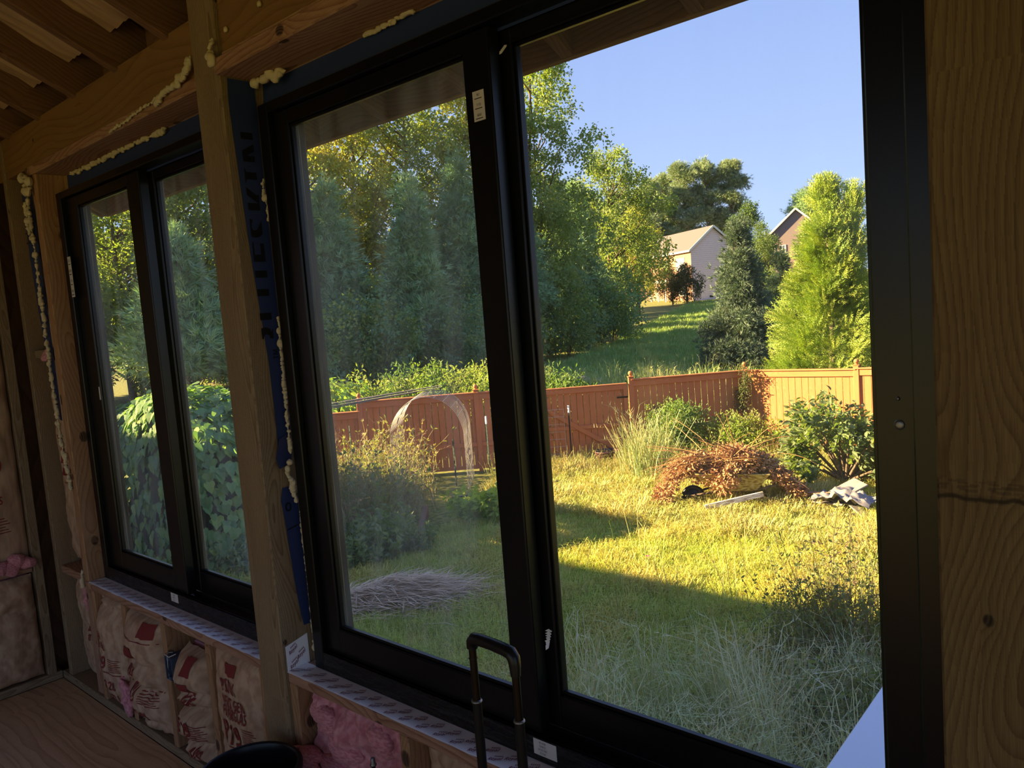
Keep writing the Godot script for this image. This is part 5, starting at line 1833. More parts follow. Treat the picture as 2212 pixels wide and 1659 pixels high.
func houses() -> void:
	M.trim = mat(Color(0.86, 0.84, 0.8), 0.6)
	M.siding = mat(Color.WHITE, 0.8, lap(Color(0.90, 0.82, 0.80), Color(0.72, 0.64, 0.62), 5))
	M.brick_far = mat(Color.WHITE, 0.9, mottle(505, 0.2, Color(0.55, 0.4, 0.33), Color(0.62, 0.46, 0.38), Color(0.68, 0.54, 0.46), 128))
	M.grey_brick = mat(Color.WHITE, 0.9, mottle(506, 0.2, Color(0.42, 0.38, 0.38), Color(0.52, 0.47, 0.46), Color(0.6, 0.55, 0.54), 128))
	M.roof_far = mat(Color.WHITE, 0.95, mottle(507, 0.15, Color(0.31, 0.29, 0.3), Color(0.37, 0.35, 0.36), Color(0.42, 0.4, 0.4), 128))
	M.pane_far = mat(Color(0.42, 0.48, 0.55), 0.08)
	M.blind = mat(Color(0.86, 0.85, 0.82), 0.5)
	var g := Vector3(0.52, 0, -0.854)
	var f := Vector3(-0.854, 0, -0.52)
	var c := Vector3(-48.7, 1.0, -87.4)
	var t := gable_house("far_house", "pinkish two-storey house with a grey roof and brick front on the hill", c, g, f, 6.4, 13.0, 6.3, 9.0, M.siding, M.brick_far, M.roof_far)
	house_window(t, g * 4.6 + Vector3(0, 4.6, 0), g, -f, 0.9, 1.5, M.blind)
	house_window(t, f * 2.6 + Vector3(0, 4.7, 0), -f, -g, 2.0, 1.5, M.blind)
	house_window(t, f * 2.4 + Vector3(0, 1.6, 0), -f, -g, 1.6, 1.6, M.pane_far)
	house_window(t, f * 6.5 + Vector3(0, 4.7, 0), -f, -g, 1.2, 1.5, M.pane_far)
	var vn := MB.new()
	vn.board(g * 2.6 + Vector3(0, 0.45, 0) - f * 0.03, Vector3(0.5, 0.25, 0.04), Basis(g, Vector3.UP, -f), 0.01)
	put(vn, "foundation_vent", M.black, t)
	var po := MB.new()
	for k in 3:
		po.tube([f * (4.0 + 2.0 * k) - g * 1.6, f * (4.0 + 2.0 * k) - g * 1.6 + Vector3(0, 2.6, 0)], 0.1, 8)
	po.board(f * 6.0 - g * 0.8 + Vector3(0, 2.75, 0), Vector3(5.4, 0.3, 1.9), Basis(f, Vector3.UP, f.cross(Vector3.UP)), 0.03)
	put(po, "porch", M.trim, t)
	# lower wing of the same street, half hidden by trees
	var t2 := gable_house("far_house", "low tan house half hidden behind the trees left of the pinkish house", Vector3(-69.0, 1.1, -96.0), Vector3(0.85, 0, -0.52), Vector3(-0.52, 0, -0.85), 8.0, 5.0, 4.6, 7.2, M.brick_far, M.brick_far, M.roof_far)
	house_window(t2, Vector3(0.85, 0, -0.52) * 3.0 + Vector3(0, 2.6, 0), Vector3(0.85, 0, -0.52), Vector3(0.52, 0, 0.85), 1.4, 1.5, M.pane_far)
	var g2 := Vector3(0.93, 0, -0.36)
	var f2 := Vector3(-0.36, 0, -0.93)
	var t3 := gable_house("far_house", "tall grey brick house rising behind the bright conifer", Vector3(-47.6, 1.8, -106.0), g2, f2, 9.0, 12.0, 6.4, 10.6, M.grey_brick, M.grey_brick, M.roof_far)
	house_window(t3, g2 * 1.2 + Vector3(0, 5.3, 0), g2, -f2, 0.8, 1.1, M.pane_far)
	house_window(t3, g2 * 2.6 + Vector3(0, 5.3, 0), g2, -f2, 0.8, 1.1, M.pane_far)
	var bay := MB.new()
	bay.board(g2 * 5.6 - f2 * 0.8 + Vector3(0, 3.0, 0), Vector3(3.0, 6.0, 1.6), Basis(g2, Vector3.UP, -f2), 0.03)
	put(bay, "bay", M.grey_brick, t3)
	for k in 8:
		var lv := MB.new()
		lv.board(g2 * 5.1 - f2 * 1.62 + Vector3(0, 3.3 + k * 0.28, 0), Vector3(0.9, 0.1, 0.06), Basis(g2, Vector3.UP, -f2), 0.01)
		put(lv, "louvre", M.trim, t3)
	# unseen house left behind the room, placed to shade the near lawn
	var mh := thing("unseen_house", "unseen house behind the room, placed so that its eave shades the near lawn", "house", Vector3(-18.5, GROUND, 2.4))
	var s0 := Vector3(-9.0, 0, 0)
	var s1 := Vector3(11.0, 0, 0)
	var hw := MB.new()
	hw.between(Vector3(-9.0, 0, 0.5), Vector3(11.0, 6.1, 5.5), 0.01)
	put(hw, "walls", M.siding, mh)
	var rf := MB.new()
	rf.quad(Vector3(-9.5, 6.05, 0.0), Vector3(11.5, 6.05, 0.0), Vector3(11.5, 6.8, 3.0), Vector3(-9.5, 6.8, 3.0), Vector2(0, 0), Vector2(20, 0), Vector2(20, 5), Vector2(0, 5))
	rf.quad(Vector3(11.5, 6.05, 6.0), Vector3(-9.5, 6.05, 6.0), Vector3(-9.5, 6.8, 3.0), Vector3(11.5, 6.8, 3.0))
	rf.tri(Vector3(11.0, 6.1, 0.5), Vector3(11.0, 6.1, 5.5), Vector3(11.0, 6.75, 3.0))
	rf.tri(Vector3(-9.0, 6.1, 5.5), Vector3(-9.0, 6.1, 0.5), Vector3(-9.0, 6.75, 3.0))
	rf.between(Vector3(-9.5, 5.95, -0.02), Vector3(11.5, 6.12, 0.03), 0.005)
	put(rf, "roof", M.roof_far, mh)
	var tw := MB.new()  # raised block out of view, deepens the shade on mound and bed
	tw.between(Vector3(-9.0, 6.0, 0.5), Vector3(-4.8, 7.1, 5.5), 0.01)
	tw.between(Vector3(-9.4, 7.1, 0.0), Vector3(-4.5, 7.25, 6.0), 0.01)
	put(tw, "unseen_upper_storey", M.siding, mh)
	for x in [-7.0, -3.5, 0.0, 3.5, 7.0]:
		house_window(mh, Vector3(x, 4.2, 0.5), Vector3.RIGHT, Vector3.FORWARD, 1.0, 1.4, M.pane_far)
		house_window(mh, Vector3(x, 1.5, 0.5), Vector3.RIGHT, Vector3.FORWARD, 1.0, 1.4, M.pane_far)

# ------------------------------------------------------------------ trees
# crowns: [[centre height 0..1, side x, side z, radius across, radius up, share]]
func tree(called: String, label: String, x: float, z: float, h: float, crowns: Array, tr: float, me: Mesh, m: Material, n: int, cols: Array, s: int, bark: Material, size := 1.0, group := "", gaps := 0.0) -> Node3D:
	var rg := dice(s)
	var t := thing(called, label, "tree", Vector3(x, ground_at(x, z) - 0.05, z), group)
	var tk := MB.new()
	var bend := Vector3(rg.randf_range(-0.03, 0.03), 0, rg.randf_range(-0.03, 0.03)) * h
	var ps := []
	var rs := []
	for k in 7:
		var u := k / 6.0
		ps.append(Vector3(bend.x * sin(u * 3.0), h * 0.93 * u, bend.z * sin(u * 4.0)))
		rs.append(tr * (1.0 - 0.85 * u))
	tk.tube(ps, rs, 8, false)
	for c in crowns:
		var mid := Vector3(c[1], c[0] * h, c[2])
		for j in 5:
			var e := mid + ball(rg) * Vector3(c[3], c[4], c[3]) * 0.75
			var y0 := maxf(h * 0.12, e.y - Vector2(e.x, e.z).length() * 0.8 - 0.4)
			var st := Vector3(0, minf(y0, h * 0.85), 0)
			tk.tube([st, st.lerp(e, 0.5) + Vector3(0, -0.1, 0) * c[3], e], [tr * 0.35, tr * 0.2, tr * 0.06], 5, false)
	put(tk, "trunk", bark, t)
	var f := noise(s + 5, 0.5, 2)
	var total := 0.0
	for c in crowns:
		total += c[5]
	var wr := []
	var tn := []
	for c in crowns:
		var want := int(n * c[5] / total)
		var tries := 0
		var got := 0
		var base := tone(rg, cols, 0.12)
		while got < want and tries < want * 6:
			tries += 1
			var d := ball(rg) * pow(rg.randf(), 0.4)
			var p := Vector3(c[1], c[0] * h, c[2]) + d * Vector3(c[3], c[4], c[3])
			var q := f.get_noise_3dv(p)
			if q < gaps - 0.35:
				continue
			p += d * q * c[3] * 0.35
			if p.y < 0.3:
				continue
			wr.append(spin(rg, p, size * rg.randf_range(0.75, 1.3), 0.7))
			var g := rg.randf_range(0.82, 1.2)
			tn.append((base.lerp(tone(rg, cols, 0.1), 0.6)) * g)
			got += 1
	copies(me, m, wr, tn, "foliage", t)
	return t

func round_crown(rg: RandomNumberGenerator, h: float, r: float, low: float, n: int) -> Array:
	var out := []
	for k in n:
		var u := (k + 0.5) / n
		var y := lerpf(low, 0.93, u)
		var wide := r * (0.55 + 0.45 * sin(PI * clampf(u * 0.9 + 0.1, 0, 1)))
		var a := k * 2.4 + rg.randf()
		out.append([y, cos(a) * wide * 0.55, sin(a) * wide * 0.55, wide * 0.62, h * (0.93 - low) / n * 0.95 + 0.5, 1.0])
	return out

func cone_crown(h: float, r: float, low: float, n: int) -> Array:
	var out := []
	for k in n:
		var u := (k + 0.5) / n
		out.append([lerpf(low, 0.97, u), 0.0, 0.0, r * (1.02 - u) + 0.12, h * (0.97 - low) / n * 0.75, 1.1 - u])
	return out

func trees() -> void:
	var rg := dice(900)
	var lf := [cluster(52, 0.55, 0.2, 0.12, 601), cluster(52, 0.5, 0.19, 0.11, 602)]
	var nd := [needles(34, 0.55, 0.34, 0.016, 611), needles(34, 0.6, 0.3, 0.016, 612)]
	var oak := [Color(0.3, 0.386, 0.143), Color(0.372, 0.429, 0.157), Color(0.243, 0.329, 0.114)]
	var sun_gold := [Color(0.52, 0.52, 0.117), Color(0.442, 0.494, 0.13), Color(0.598, 0.52, 0.156)]  # the low sun's gold put into the leaf colour
	var deep := [Color(0.228, 0.386, 0.228), Color(0.281, 0.439, 0.263), Color(0.211, 0.351, 0.211)]
	var pine := [Color(0.298, 0.456, 0.263), Color(0.386, 0.527, 0.246), Color(0.263, 0.404, 0.246)]
	# the wood on the left: broad-leaved trees with pines before them
	var big := [
		[-29.2, -34.5, 18.5, 4.0, oak, "tall spreading oak right of the wide window's middle stile"],
		[-31.0, -31.0, 17.0, 3.4, sun_gold, "tall tree with golden sunlight painted into its leaves just behind the middle stile"],
		[-33.5, -28.6, 18.0, 3.6, oak, "tall tree with bare upper limbs at the left pane's right side"],
		[-35.0, -26.2, 16.0, 3.2, sun_gold, "tree with yellow sunlight painted into its leaves in the middle of the left pane"],
		[-35.5, -23.4, 15.5, 3.2, sun_gold, "tree with bright yellow sunlight painted into its leaves at the left edge of the wide window"],
		[-36.5, -19.6, 15.0, 3.2, oak, "broad tree seen just right of the wooden post"],
		[-37.5, -17.0, 13.6, 3.1, oak, "broad tree seen just left of the wooden post"],
		[-37.0, -13.8, 12.6, 3.0, oak, "dark broad tree behind the left window's right pane"],
		[-35.5, -10.2, 12.0, 3.0, oak, "dark broad tree behind the left window's left pane"],
		[-31.5, -7.2, 10.5, 2.8, oak, "dark broad tree at the left edge of the left window"],
		[-33.0, -47.5, 13.5, 3.6, oak, "open-crowned tree on the slope before the houses"],
		[-38.5, -52.0, 11.0, 3.0, oak, "leafy tree on the slope left of the pinkish house"],
		[-43.0, -66.0, 10.5, 3.2, sun_gold, "leafy tree with sunlight painted into its leaves before the pinkish house's left side"]]
	for k in big.size():
		var q: Array = big[k]
		tree("broadleaf_tree", q[5], q[0], q[1], q[2], round_crown(rg, q[2], q[3], 0.2 if k < 10 else 0.25, 9), 0.2, lf[k % 2], M.leaf, 400 if k < 10 else 330, q[4], 620 + k, M.bark, 1.0, "broad-leaved trees beyond the fence", 0.22 if k != 10 else 0.28)
	var small := [[-28.6, -24.0, 9.6, 1.9, "young pine standing before the wood, left of centre"], [-29.4, -28.2, 11.5, 2.1, "young pine standing left of the middle stile"], [-28.4, -31.0, 10.5, 2.0, "dark young pine right of the middle stile"], [-30.5, -37.6, 10.8, 2.0, "dark young pine at the foot of the tall oak"], [-31.4, -41.0, 11.0, 2.0, "slender dark pine right of the tall oak"], [-31.0, -21.0, 10.0, 2.0, "young pine at the left edge of the wide window"], [-30.5, -26.0, 8.0, 1.8, "short bushy pine in the middle of the wood's edge"], [-30.5, -17.2, 8.8, 1.9, "dark pine behind the wooden post"], [-29.0, -12.5, 7.6, 1.9, "dark pine seen through the left window"]]
	for k in small.size():
		var q: Array = small[k]
		tree("young_pine", q[4], q[0], q[1], q[2], cone_crown(q[2], q[3], 0.2 + 0.06 * (k % 3), 9), 0.13, nd[k % 2], M.needle, 270, pine, 650 + k, M.pale_bark, 1.15, "young pines at the wood's edge")
	# trunks and back rows that close the wood
	for k in 11:
		var x := -41.0 - 2.2 * (k % 3) - 0.3 * k
		var z := -8.0 - 3.4 * k
		tree("wood_tree", ["farthest left tree deep in the wood", "second tree from the left deep in the wood", "third tree from the left deep in the wood", "fourth tree from the left deep in the wood", "fifth tree from the left deep in the wood", "sixth tree from the left deep in the wood", "seventh tree from the left deep in the wood", "eighth tree from the left deep in the wood", "ninth tree from the left deep in the wood", "tenth tree from the left deep in the wood", "farthest right tree deep in the wood"][k], x, z, 7.6 + (k * 7 % 5) * 0.4, round_crown(rg, 8.0, 3.4, 0.1, 6), 0.2, lf[k % 2], M.leaf, 300, deep + oak, 670 + k, M.bark, 1.35, "trees deep in the wood")
	for k in 2:  # out of view, placed to shade the lower part of the wood
		tree("unseen_side_tree", "unseen tree beyond the left edge of the view, placed to shade the wood", -46.0 - 3.0 * k, -3.0 + 5.0 * (k % 2) - 2.0 * k, 9.5, round_crown(rg, 9.5, 4.2, 0.15, 7), 0.25, lf[0], M.leaf, 320, deep, 690 + k, M.bark, 1.5, "unseen trees left of the view")
	for q in [[-50.5, -53.0, "first unseen tree of the row placed to shade the hill lawn"], [-53.0, -58.5, "second unseen tree of the row placed to shade the hill lawn"], [-56.0, -64.0, "third unseen tree of the row placed to shade the hill lawn"], [-58.5, -69.0, "last unseen tree of the row placed to shade the hill lawn"]]:
		tree("unseen_hill_tree", q[2], q[0], q[1], 13.0, round_crown(rg, 13.0, 3.8, 0.12, 7), 0.25, lf[0], M.leaf, 330, oak, 695 + int(-q[0]), M.bark, 1.4, "unseen trees that shade the hill lawn")  # unseen behind nearer trees, placed to darken the hill lawn
	for q in [[-8.0, 12.0, "added tree behind the room, out of view, that keeps the sun out of its back opening"]]:
		tree("added_back_tree", q[2], q[0], q[1], 10.0, round_crown(rg, 10.0, 3.4, 0.3, 6), 0.25, lf[0], M.leaf, 420, oak, 780 + int(-q[0]), M.bark, 1.3, "added trees behind the room")  # added out of view to block the sun and darken the ceiling
	# undergrowth along the wood
	for k in 12:
		var u := k / 11.0
		var x := lerpf(-26.5, -28.4, u) - 1.2 * (k % 2)
		var z := lerpf(-15.0, -42.0, u)
		bush(["first low thicket along the wood from the left", "second low thicket along the wood from the left", "third low thicket along the wood from the left", "fourth low thicket along the wood from the left", "fifth low thicket along the wood from the left", "sixth low thicket along the wood from the left", "seventh low thicket along the wood from the left", "eighth low thicket along the wood from the left", "ninth low thicket along the wood from the left", "tenth low thicket along the wood from the left", "eleventh low thicket along the wood from the left", "last thicket at the right end of the wood"][k], Vector3(x, ground_at(x, z), z), Vector3(1.9, 1.5 + 0.5 * (k % 3), 1.9), lf[k % 2], 130, deep + oak, 710 + k, M.leaf, 0.9, "wood_thicket", "thickets along the wood", "thicket")
	# pines behind the pinkish house
	var far_pine := [Color(0.27, 0.36, 0.21), Color(0.32, 0.4, 0.22), Color(0.23, 0.31, 0.2)]
	var far := [[-66.0, -106.0, 17.5, "left pine in the clump behind the pinkish house"], [-67.0, -113.0, 19.0, "second pine in the clump behind the pinkish house"], [-62.5, -111.0, 20.0, "tallest pine in the clump behind the pinkish house"], [-60.0, -114.0, 20.5, "pine with a long bare trunk above the pinkish roof"], [-57.0, -116.0, 20.0, "right pine in the clump behind the pinkish house"], [-70.0, -104.0, 16.5, "outer left pine in the clump behind the pinkish house"]]
	for k in far.size():
		var q: Array = far[k]
		var cr := []
		for j in 9:
			var a := j * 2.4 + k
			var out := 1.9 - 0.12 * j
			cr.append([0.46 + 0.062 * j, cos(a) * out, sin(a) * out, 1.7 - 0.06 * j, 0.95, 1.0])
		cr.append([0.95, 0.0, 0.0, 1.3, 1.0, 0.8])
		tree("tall_pine", q[3], q[0], q[1], q[2], cr, 0.28, nd[k % 2], M.needle, 330, far_pine, 730 + k, M.pale_bark, 1.45, "tall pines behind the pinkish house")
	tree("tall_pine", "distant pine behind the grey brick house's ridge", -47.5, -121.0, 14.0, [[0.8, 0, 0, 2.2, 1.6, 1.0], [0.93, 0.6, 0, 1.6, 1.0, 0.7]], 0.25, nd[0], M.needle, 120, pine, 741, M.pale_bark, 1.6)
	tree("broadleaf_tree", "rounded tree rising behind the pinkish house's right end", -45.4, -96.0, 11.5, round_crown(rg, 11.5, 2.8, 0.2, 6), 0.2, lf[0], M.leaf, 260, [Color(0.14, 0.22, 0.09), Color(0.12, 0.2, 0.1)], 742, M.bark, 1.2)
	tree("ornamental_tree", "small dark reddish tree before the pinkish house's front", -47.6, -80.5, 4.8, round_crown(rg, 4.8, 2.0, 0.25, 5), 0.1, lf[1], M.leaf, 150, [Color(0.10, 0.10, 0.06), Color(0.13, 0.11, 0.07)], 743, M.bark, 0.8, "small trees before the pinkish house")
	tree("ornamental_tree", "small dark tree before the pinkish house's gable wall", -44.9, -79.0, 4.4, round_crown(rg, 4.4, 2.0, 0.25, 5), 0.1, lf[0], M.leaf, 150, [Color(0.10, 0.11, 0.06), Color(0.12, 0.12, 0.07)], 744, M.bark, 0.8, "small trees before the pinkish house")
	# dark cedar and small trees to its right
	tree("dark_cedar", "broad dark cedar standing beyond the fence corner", -14.9, -29.8, 6.3, cone_crown(6.3, 1.75, 0.05, 10), 0.12, needles(40, 0.42, 0.2, 0.013, 615), M.needle, 560, [Color(0.11, 0.16, 0.12), Color(0.13, 0.19, 0.13), Color(0.10, 0.15, 0.11)], 751, M.bark, 0.95)
	tree("dark_cedar", "second dark cedar half behind the bright conifer", -15.6, -36.0, 4.6, cone_crown(4.6, 1.7, 0.05, 8), 0.12, needles(40, 0.42, 0.2, 0.013, 616), M.needle, 380, [Color(0.13, 0.19, 0.13), Color(0.14, 0.22, 0.12)], 752, M.bark, 0.95)
	tree("broadleaf_tree", "light green tree between the two far houses", -41.0, -92.0, 8.5, round_crown(rg, 8.5, 2.4, 0.2, 5), 0.15, lf[1], M.leaf, 200, [Color(0.16, 0.24, 0.1), Color(0.14, 0.2, 0.09)], 753, M.bark, 1.0)
	conifer()
	# stones heaped beyond the fence
	var rn := noise(77, 0.9, 2)
	for k in 46:
		var b := MB.new()
		var sz := rg.randf_range(0.12, 0.34)
		b.blob(Vector3(k * 3.0, 0, 0), Vector3(sz * 1.3, sz * 0.6, sz), rn, 0.55, 8)
		for j in b.v.size():
			b.v[j] -= Vector3(k * 3.0, 0, 0)
		var o := put(b, "heaped_stone", M.stone)
		var dx := rg.randfn() * 0.75
		var dz := rg.randfn() * 0.5
		var px := -19.3 + dx
		var pz := -24.0 + dz
		o.position = Vector3(px, ground_at(px, pz) + 0.42 * exp(-dx * dx * 0.8 - dz * dz) * rg.randf_range(0.2, 1.0) + 0.05, pz)
		tag(o, "grey stone in the low heap on the lawn beyond the fence", "stone", "stones of the heap beyond the fence")

func conifer() -> void:
	var rg := dice(1200)
	var h := 5.9
	var t := thing("bright_conifer", "feathery bright yellow-green conifer rising behind the sunlit fence", "tree", Vector3(-7.1, GROUND, -18.4))
	var tk := MB.new()
	tk.tube([Vector3.ZERO, Vector3(0.03, h * 0.5, 0), Vector3(0, h * 0.97, 0)], [0.12, 0.07, 0.015], 8, false)
	tk.tube([Vector3(0, h * 0.5, 0), Vector3(0.55, h * 0.75, -0.1), Vector3(0.62, h * 0.96, -0.1)], [0.06, 0.035, 0.01], 6, false)
	put(tk, "trunk", M.pale_bark, t)
	var fr := [frond(1), frond(2), frond(3)]
	var cols := [Color(0.36, 0.46, 0.09), Color(0.31, 0.43, 0.10), Color(0.42, 0.49, 0.11), Color(0.26, 0.38, 0.09)]
	var sets := [[], [], []]
	var tints := [[], [], []]
	for top in [[Vector3.ZERO, h, 1.65, 1150], [Vector3(0.62, 0, -0.1), h * 0.96, 0.6, 160]]:
		for k in int(top[3]):
			var u := pow(rg.randf(), 1.25)
			if top[0].x > 0.1:
				u = 0.5 + 0.5 * rg.randf()
			var y: float = top[1] * (0.02 + 0.96 * u)
			var a := rg.randf() * TAU
			var lobes := 1.0 + 0.28 * sin(a * 5.0 + floor(u * 9.0) * 1.7)
			var r: float = top[2] * pow(1.0 - u, 1.15) * lobes
			var q := r * pow(rg.randf(), 0.35)
			var d := Vector3(cos(a), 0, sin(a))
			var p: Vector3 = top[0] * clampf((u - 0.4) * 2.0, 0, 1) + d * q + Vector3(0, y + 0.25 * q * 0.3, 0)
			var b := Basis(Vector3.UP, -a) * Basis(Vector3.BACK, rg.randf_range(-0.3, 0.5) + (0.9 if u > 0.85 else 0.0)) * Basis(Vector3.RIGHT, rg.randf_range(-0.5, 0.5))
			var j := k % 3
			sets[j].append(Transform3D(b.scaled(Vector3.ONE * rg.randf_range(0.75, 1.15)), p))
			tints[j].append(tone(rg, cols, 0.15))
	for j in 3:
		copies(fr[j], M.needle_light, sets[j], tints[j], "foliage", t)

# ------------------------------------------------------------------ grass
func scatter(poly: PackedVector2Array, n: int, s: int) -> Array:
	var rg := dice(s)
	var box := Rect2(poly[0], Vector2.ZERO)
	for p in poly:
		box = box.expand(p)
	var out := []
	var tries := 0
	while out.size() < n and tries < n * 8:
		tries += 1
		var p := box.position + Vector2(rg.randf(), rg.randf()) * box.size
		if Geometry2D.is_point_in_polygon(p, poly):
			out.append(p)
	return out

func patch(called: String, label: String, category: String, poly: PackedVector2Array, n: int, me: Mesh, m: Material, cols: Array, s: int, lo: float, hi: float, tilt := 0.15, patchy := 0.0) -> void:
	var rg := dice(s + 1)
	var f := noise(s, 0.55, 2)
	var wr := []
	var tn := []
	for p in scatter(poly, n, s):
		var q: float = f.get_noise_2d(p.x, p.y)
		if patchy > 0.0 and q < patchy - 0.5:
			continue
		wr.append(spin(rg, Vector3(p.x, ground_at(p.x, p.y) - 0.01, p.y), rg.randf_range(lo, hi) * (1.0 + 0.35 * q), tilt))
		var c := tone(rg, cols, 0.12)
		var alt: Color = cols[cols.size() - 1]
		tn.append(c.lerp(alt, clampf(q * 1.3, 0.0, 0.7)))
	var o := copies(me, m, wr, tn, called)
	tag(o, label, category, "", "stuff")

func grasses() -> void:
	var lawn := [Color(0.365, 0.486, 0.0675), Color(0.446, 0.54, 0.081), Color(0.486, 0.54, 0.0945), Color(0.594, 0.499, 0.135)]
	var blade := tuft(26, 0.16, 0.10, 0.008, 1001, 0.7)
	var near := PackedVector2Array([Vector2(-0.5, -2.2), Vector2(-5.5, -2.2), Vector2(-9.6, -4.2), Vector2(-9.5, -9.0), Vector2(-3.0, -9.0), Vector2(-0.8, -5.0)])
	var mid := PackedVector2Array([Vector2(-10.2, -9.0), Vector2(-2.6, -9.0), Vector2(-2.4, -15.5), Vector2(-8.0, -15.3), Vector2(-12.0, -11.6)])
	patch("lawn_grass", "short sunlit lawn grass between the house and the wheelbarrow", "grass", near, 9500, blade, M.grass, lawn, 1003, 0.75, 1.3)
	patch("lawn_grass", "taller rough lawn grass around the wheelbarrow and fence foot", "grass", mid, 5200, blade, M.grass, [Color(0.392, 0.472, 0.108), Color(0.419, 0.446, 0.135), Color(0.567, 0.486, 0.189)], 1005, 1.1, 1.9)
	var left := PackedVector2Array([Vector2(-6.0, -2.2), Vector2(-14.5, -1.5), Vector2(-14.5, -4.0), Vector2(-9.6, -4.3)])
	patch("lawn_grass", "shaded grass at the foot of the vine mound", "grass", left, 2500, blade, M.grass, lawn, 1007, 0.9, 1.7)
	# tall pale grass right under the window
	var long := tuft(16, 0.85, 0.12, 0.0085, 1011, 0.85, 0.25)
	var fore := PackedVector2Array([Vector2(-4.4, -3.7), Vector2(-3.2, -2.2), Vector2(-1.5, -2.0), Vector2(-1.5, -4.7), Vector2(-2.2, -5.6), Vector2(-3.1, -4.9)])
	patch("tall_grass", "tall pale seeding grass under the wide window", "grass", fore, 330, long, M.grass, [Color(0.486, 0.553, 0.27), Color(0.594, 0.634, 0.365), Color(0.405, 0.513, 0.216), Color(0.743, 0.661, 0.419)], 1013, 0.55, 1.05, 0.3)
	var stray := PackedVector2Array([Vector2(-5.6, -5.4), Vector2(-3.6, -4.4), Vector2(-2.2, -6.2), Vector2(-3.6, -8.2), Vector2(-5.8, -7.6)])
	patch("stray_stalks", "single tall grass stalks rising from the sunlit lawn", "grass", stray, 34, tuft(4, 1.0, 0.1, 0.008, 1017, 0.35, 0.5), M.grass, [Color(0.27, 0.365, 0.0945), Color(0.405, 0.405, 0.162)], 1019, 0.6, 1.1, 0.2)
	# clump before the gate's right post
	var gc := thing("grass_clump", "tall spiky grass clump in front of the gate's right post", "grass", Vector3(-8.5, GROUND, -11.9))
	var rg := dice(1021)
	var wr := []
	var tn := []
	for k in 26:
		wr.append(spin(rg, Vector3(rg.randfn() * 0.28, 0, rg.randfn() * 0.22), rg.randf_range(0.7, 1.1), 0.18))
		tn.append(tone(rg, [Color(0.27, 0.365, 0.176), Color(0.351, 0.405, 0.216), Color(0.459, 0.405, 0.216)]))
	copies(tuft(18, 1.45, 0.16, 0.014, 1023, 0.45, 0.15), M.grass, wr, tn, "blades", gc)
	# weedy bed on the left
	var bed := PackedVector2Array([Vector2(-9.9, -5.6), Vector2(-12.2, -4.6), Vector2(-15.4, -8.4), Vector2(-13.4, -10.0), Vector2(-10.8, -8.3)])
	patch("garden_weeds", "tangled dry and green weeds filling the bed before the fence", "weeds", bed, 170, weed(1031, 1.15, 0.085, 7, 0.5), M.leaf, [Color(0.22, 0.27, 0.12), Color(0.27, 0.29, 0.15), Color(0.32, 0.28, 0.17)], 1033, 0.35, 1.25, 0.35)
	patch("garden_weeds", "dry grass stalks standing among the bed's weeds", "weeds", bed, 420, tuft(9, 1.15, 0.18, 0.007, 1035, 0.75, 0.4), M.dry, [Color(0.36, 0.29, 0.18), Color(0.3, 0.28, 0.15), Color(0.44, 0.36, 0.22)], 1037, 0.4, 1.25, 0.4)
	var skirt := PackedVector2Array([Vector2(-9.2, -4.7), Vector2(-11.5, -4.0), Vector2(-12.3, -4.8), Vector2(-9.9, -6.2), Vector2(-9.0, -6.6)])
	patch("garden_weeds", "low tangled weeds at the shaded front of the bed", "weeds", skirt, 300, weed(1041, 0.6, 0.09, 10, 0.3), M.leaf, [Color(0.216, 0.297, 0.149), Color(0.27, 0.324, 0.176)], 1043, 0.6, 1.2, 0.3)
	var sunny := thing("leafy_weed", "yellow-green leafy weed in the sun at the bed's corner", "weed", Vector3(-9.35, GROUND, -8.2))
	wr = []
	tn = []
	for k in 16:
		wr.append(spin(rg, Vector3(rg.randfn() * 0.35, 0, rg.randfn() * 0.3), rg.randf_range(0.6, 1.1), 0.2))
		tn.append(tone(rg, [Color(0.405, 0.513, 0.081), Color(0.351, 0.459, 0.081)]))
	copies(weed(1045, 0.65, 0.16, 6, 0.0), M.leaf, wr, tn, "leaves", sunny)
	var foot := PackedVector2Array([Vector2(-12.2, -11.2), Vector2(-10.0, -13.2), Vector2(-8.0, -15.1), Vector2(-2.5, -15.4), Vector2(-2.5, -14.0), Vector2(-7.2, -13.6), Vector2(-10.6, -10.4)])
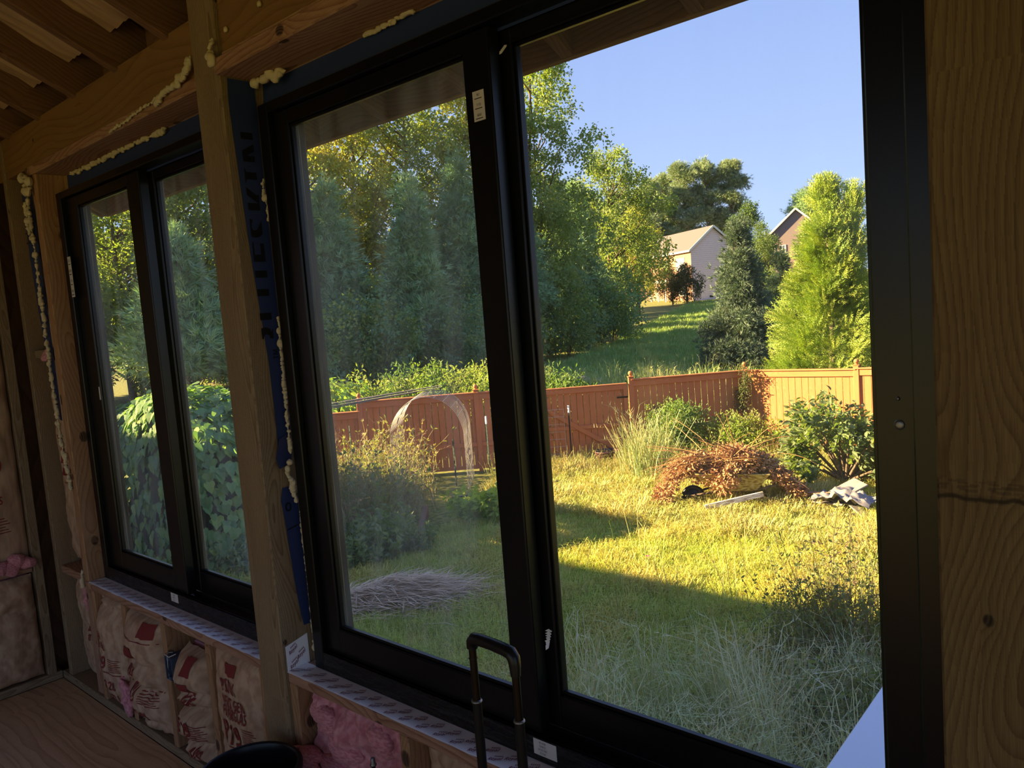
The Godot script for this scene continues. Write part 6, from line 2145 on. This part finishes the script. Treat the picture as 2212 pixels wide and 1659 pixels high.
	patch("fence_foot_grass", "dry tufted grass along the foot of the fence", "grass", foot, 420, tuft(20, 0.5, 0.16, 0.009, 1051, 0.9, 0.2), M.grass, [Color(0.324, 0.338, 0.121), Color(0.459, 0.378, 0.176), Color(0.27, 0.324, 0.108)], 1053, 0.5, 1.2, 0.25)
	# the lawn on the hill beyond the fence
	var hill := PackedVector2Array([Vector2(-10.5, -18.5), Vector2(-20.5, -15.5), Vector2(-29.0, -42.0), Vector2(-46.0, -82.0), Vector2(-38.0, -86.0), Vector2(-13.0, -36.0)])
	patch("hill_grass", "long green grass on the hill beyond the fence", "grass", hill, 9000, tuft(26, 0.32, 0.3, 0.02, 1061, 0.7), M.grass, [Color(0.243, 0.419, 0.108), Color(0.297, 0.472, 0.121), Color(0.338, 0.446, 0.135)], 1063, 0.7, 1.35)
	var verge := PackedVector2Array([Vector2(-10.0, -17.5), Vector2(-18.0, -14.0), Vector2(-21.0, -19.0), Vector2(-17.0, -26.0), Vector2(-13.0, -26.0)])
	patch("hill_grass", "tall unmown grass just behind the fence", "grass", verge, 700, tuft(18, 0.9, 0.25, 0.016, 1065, 0.5, 0.2), M.grass, [Color(0.284, 0.432, 0.135), Color(0.365, 0.472, 0.162), Color(0.459, 0.459, 0.203)], 1067, 0.6, 1.2)
	# a pink flower on the lawn
	var fl := thing("lawn_flower", "single small pink flower standing on the sunlit lawn", "flower", Vector3(-5.55, GROUND, -7.25))
	var st := MB.new()
	st.tube([Vector3.ZERO, Vector3(0.01, 0.12, 0), Vector3(0, 0.26, 0.01)], 0.003, 5)
	put(st, "stem", M.post_green, fl)
	for k in 6:
		var pt := MB.new()
		var a := TAU * k / 6.0
		var d := Vector3(cos(a), 0.35, sin(a)) * 0.035
		var sd := Vector3(-sin(a), 0, cos(a)) * 0.014
		pt.quad(Vector3(0, 0.26, 0.01), Vector3(0, 0.26, 0.01) + d * 0.6 + sd, Vector3(0, 0.26, 0.01) + d, Vector3(0, 0.26, 0.01) + d * 0.6 - sd)
		put(pt, "petal", M.petal, fl)
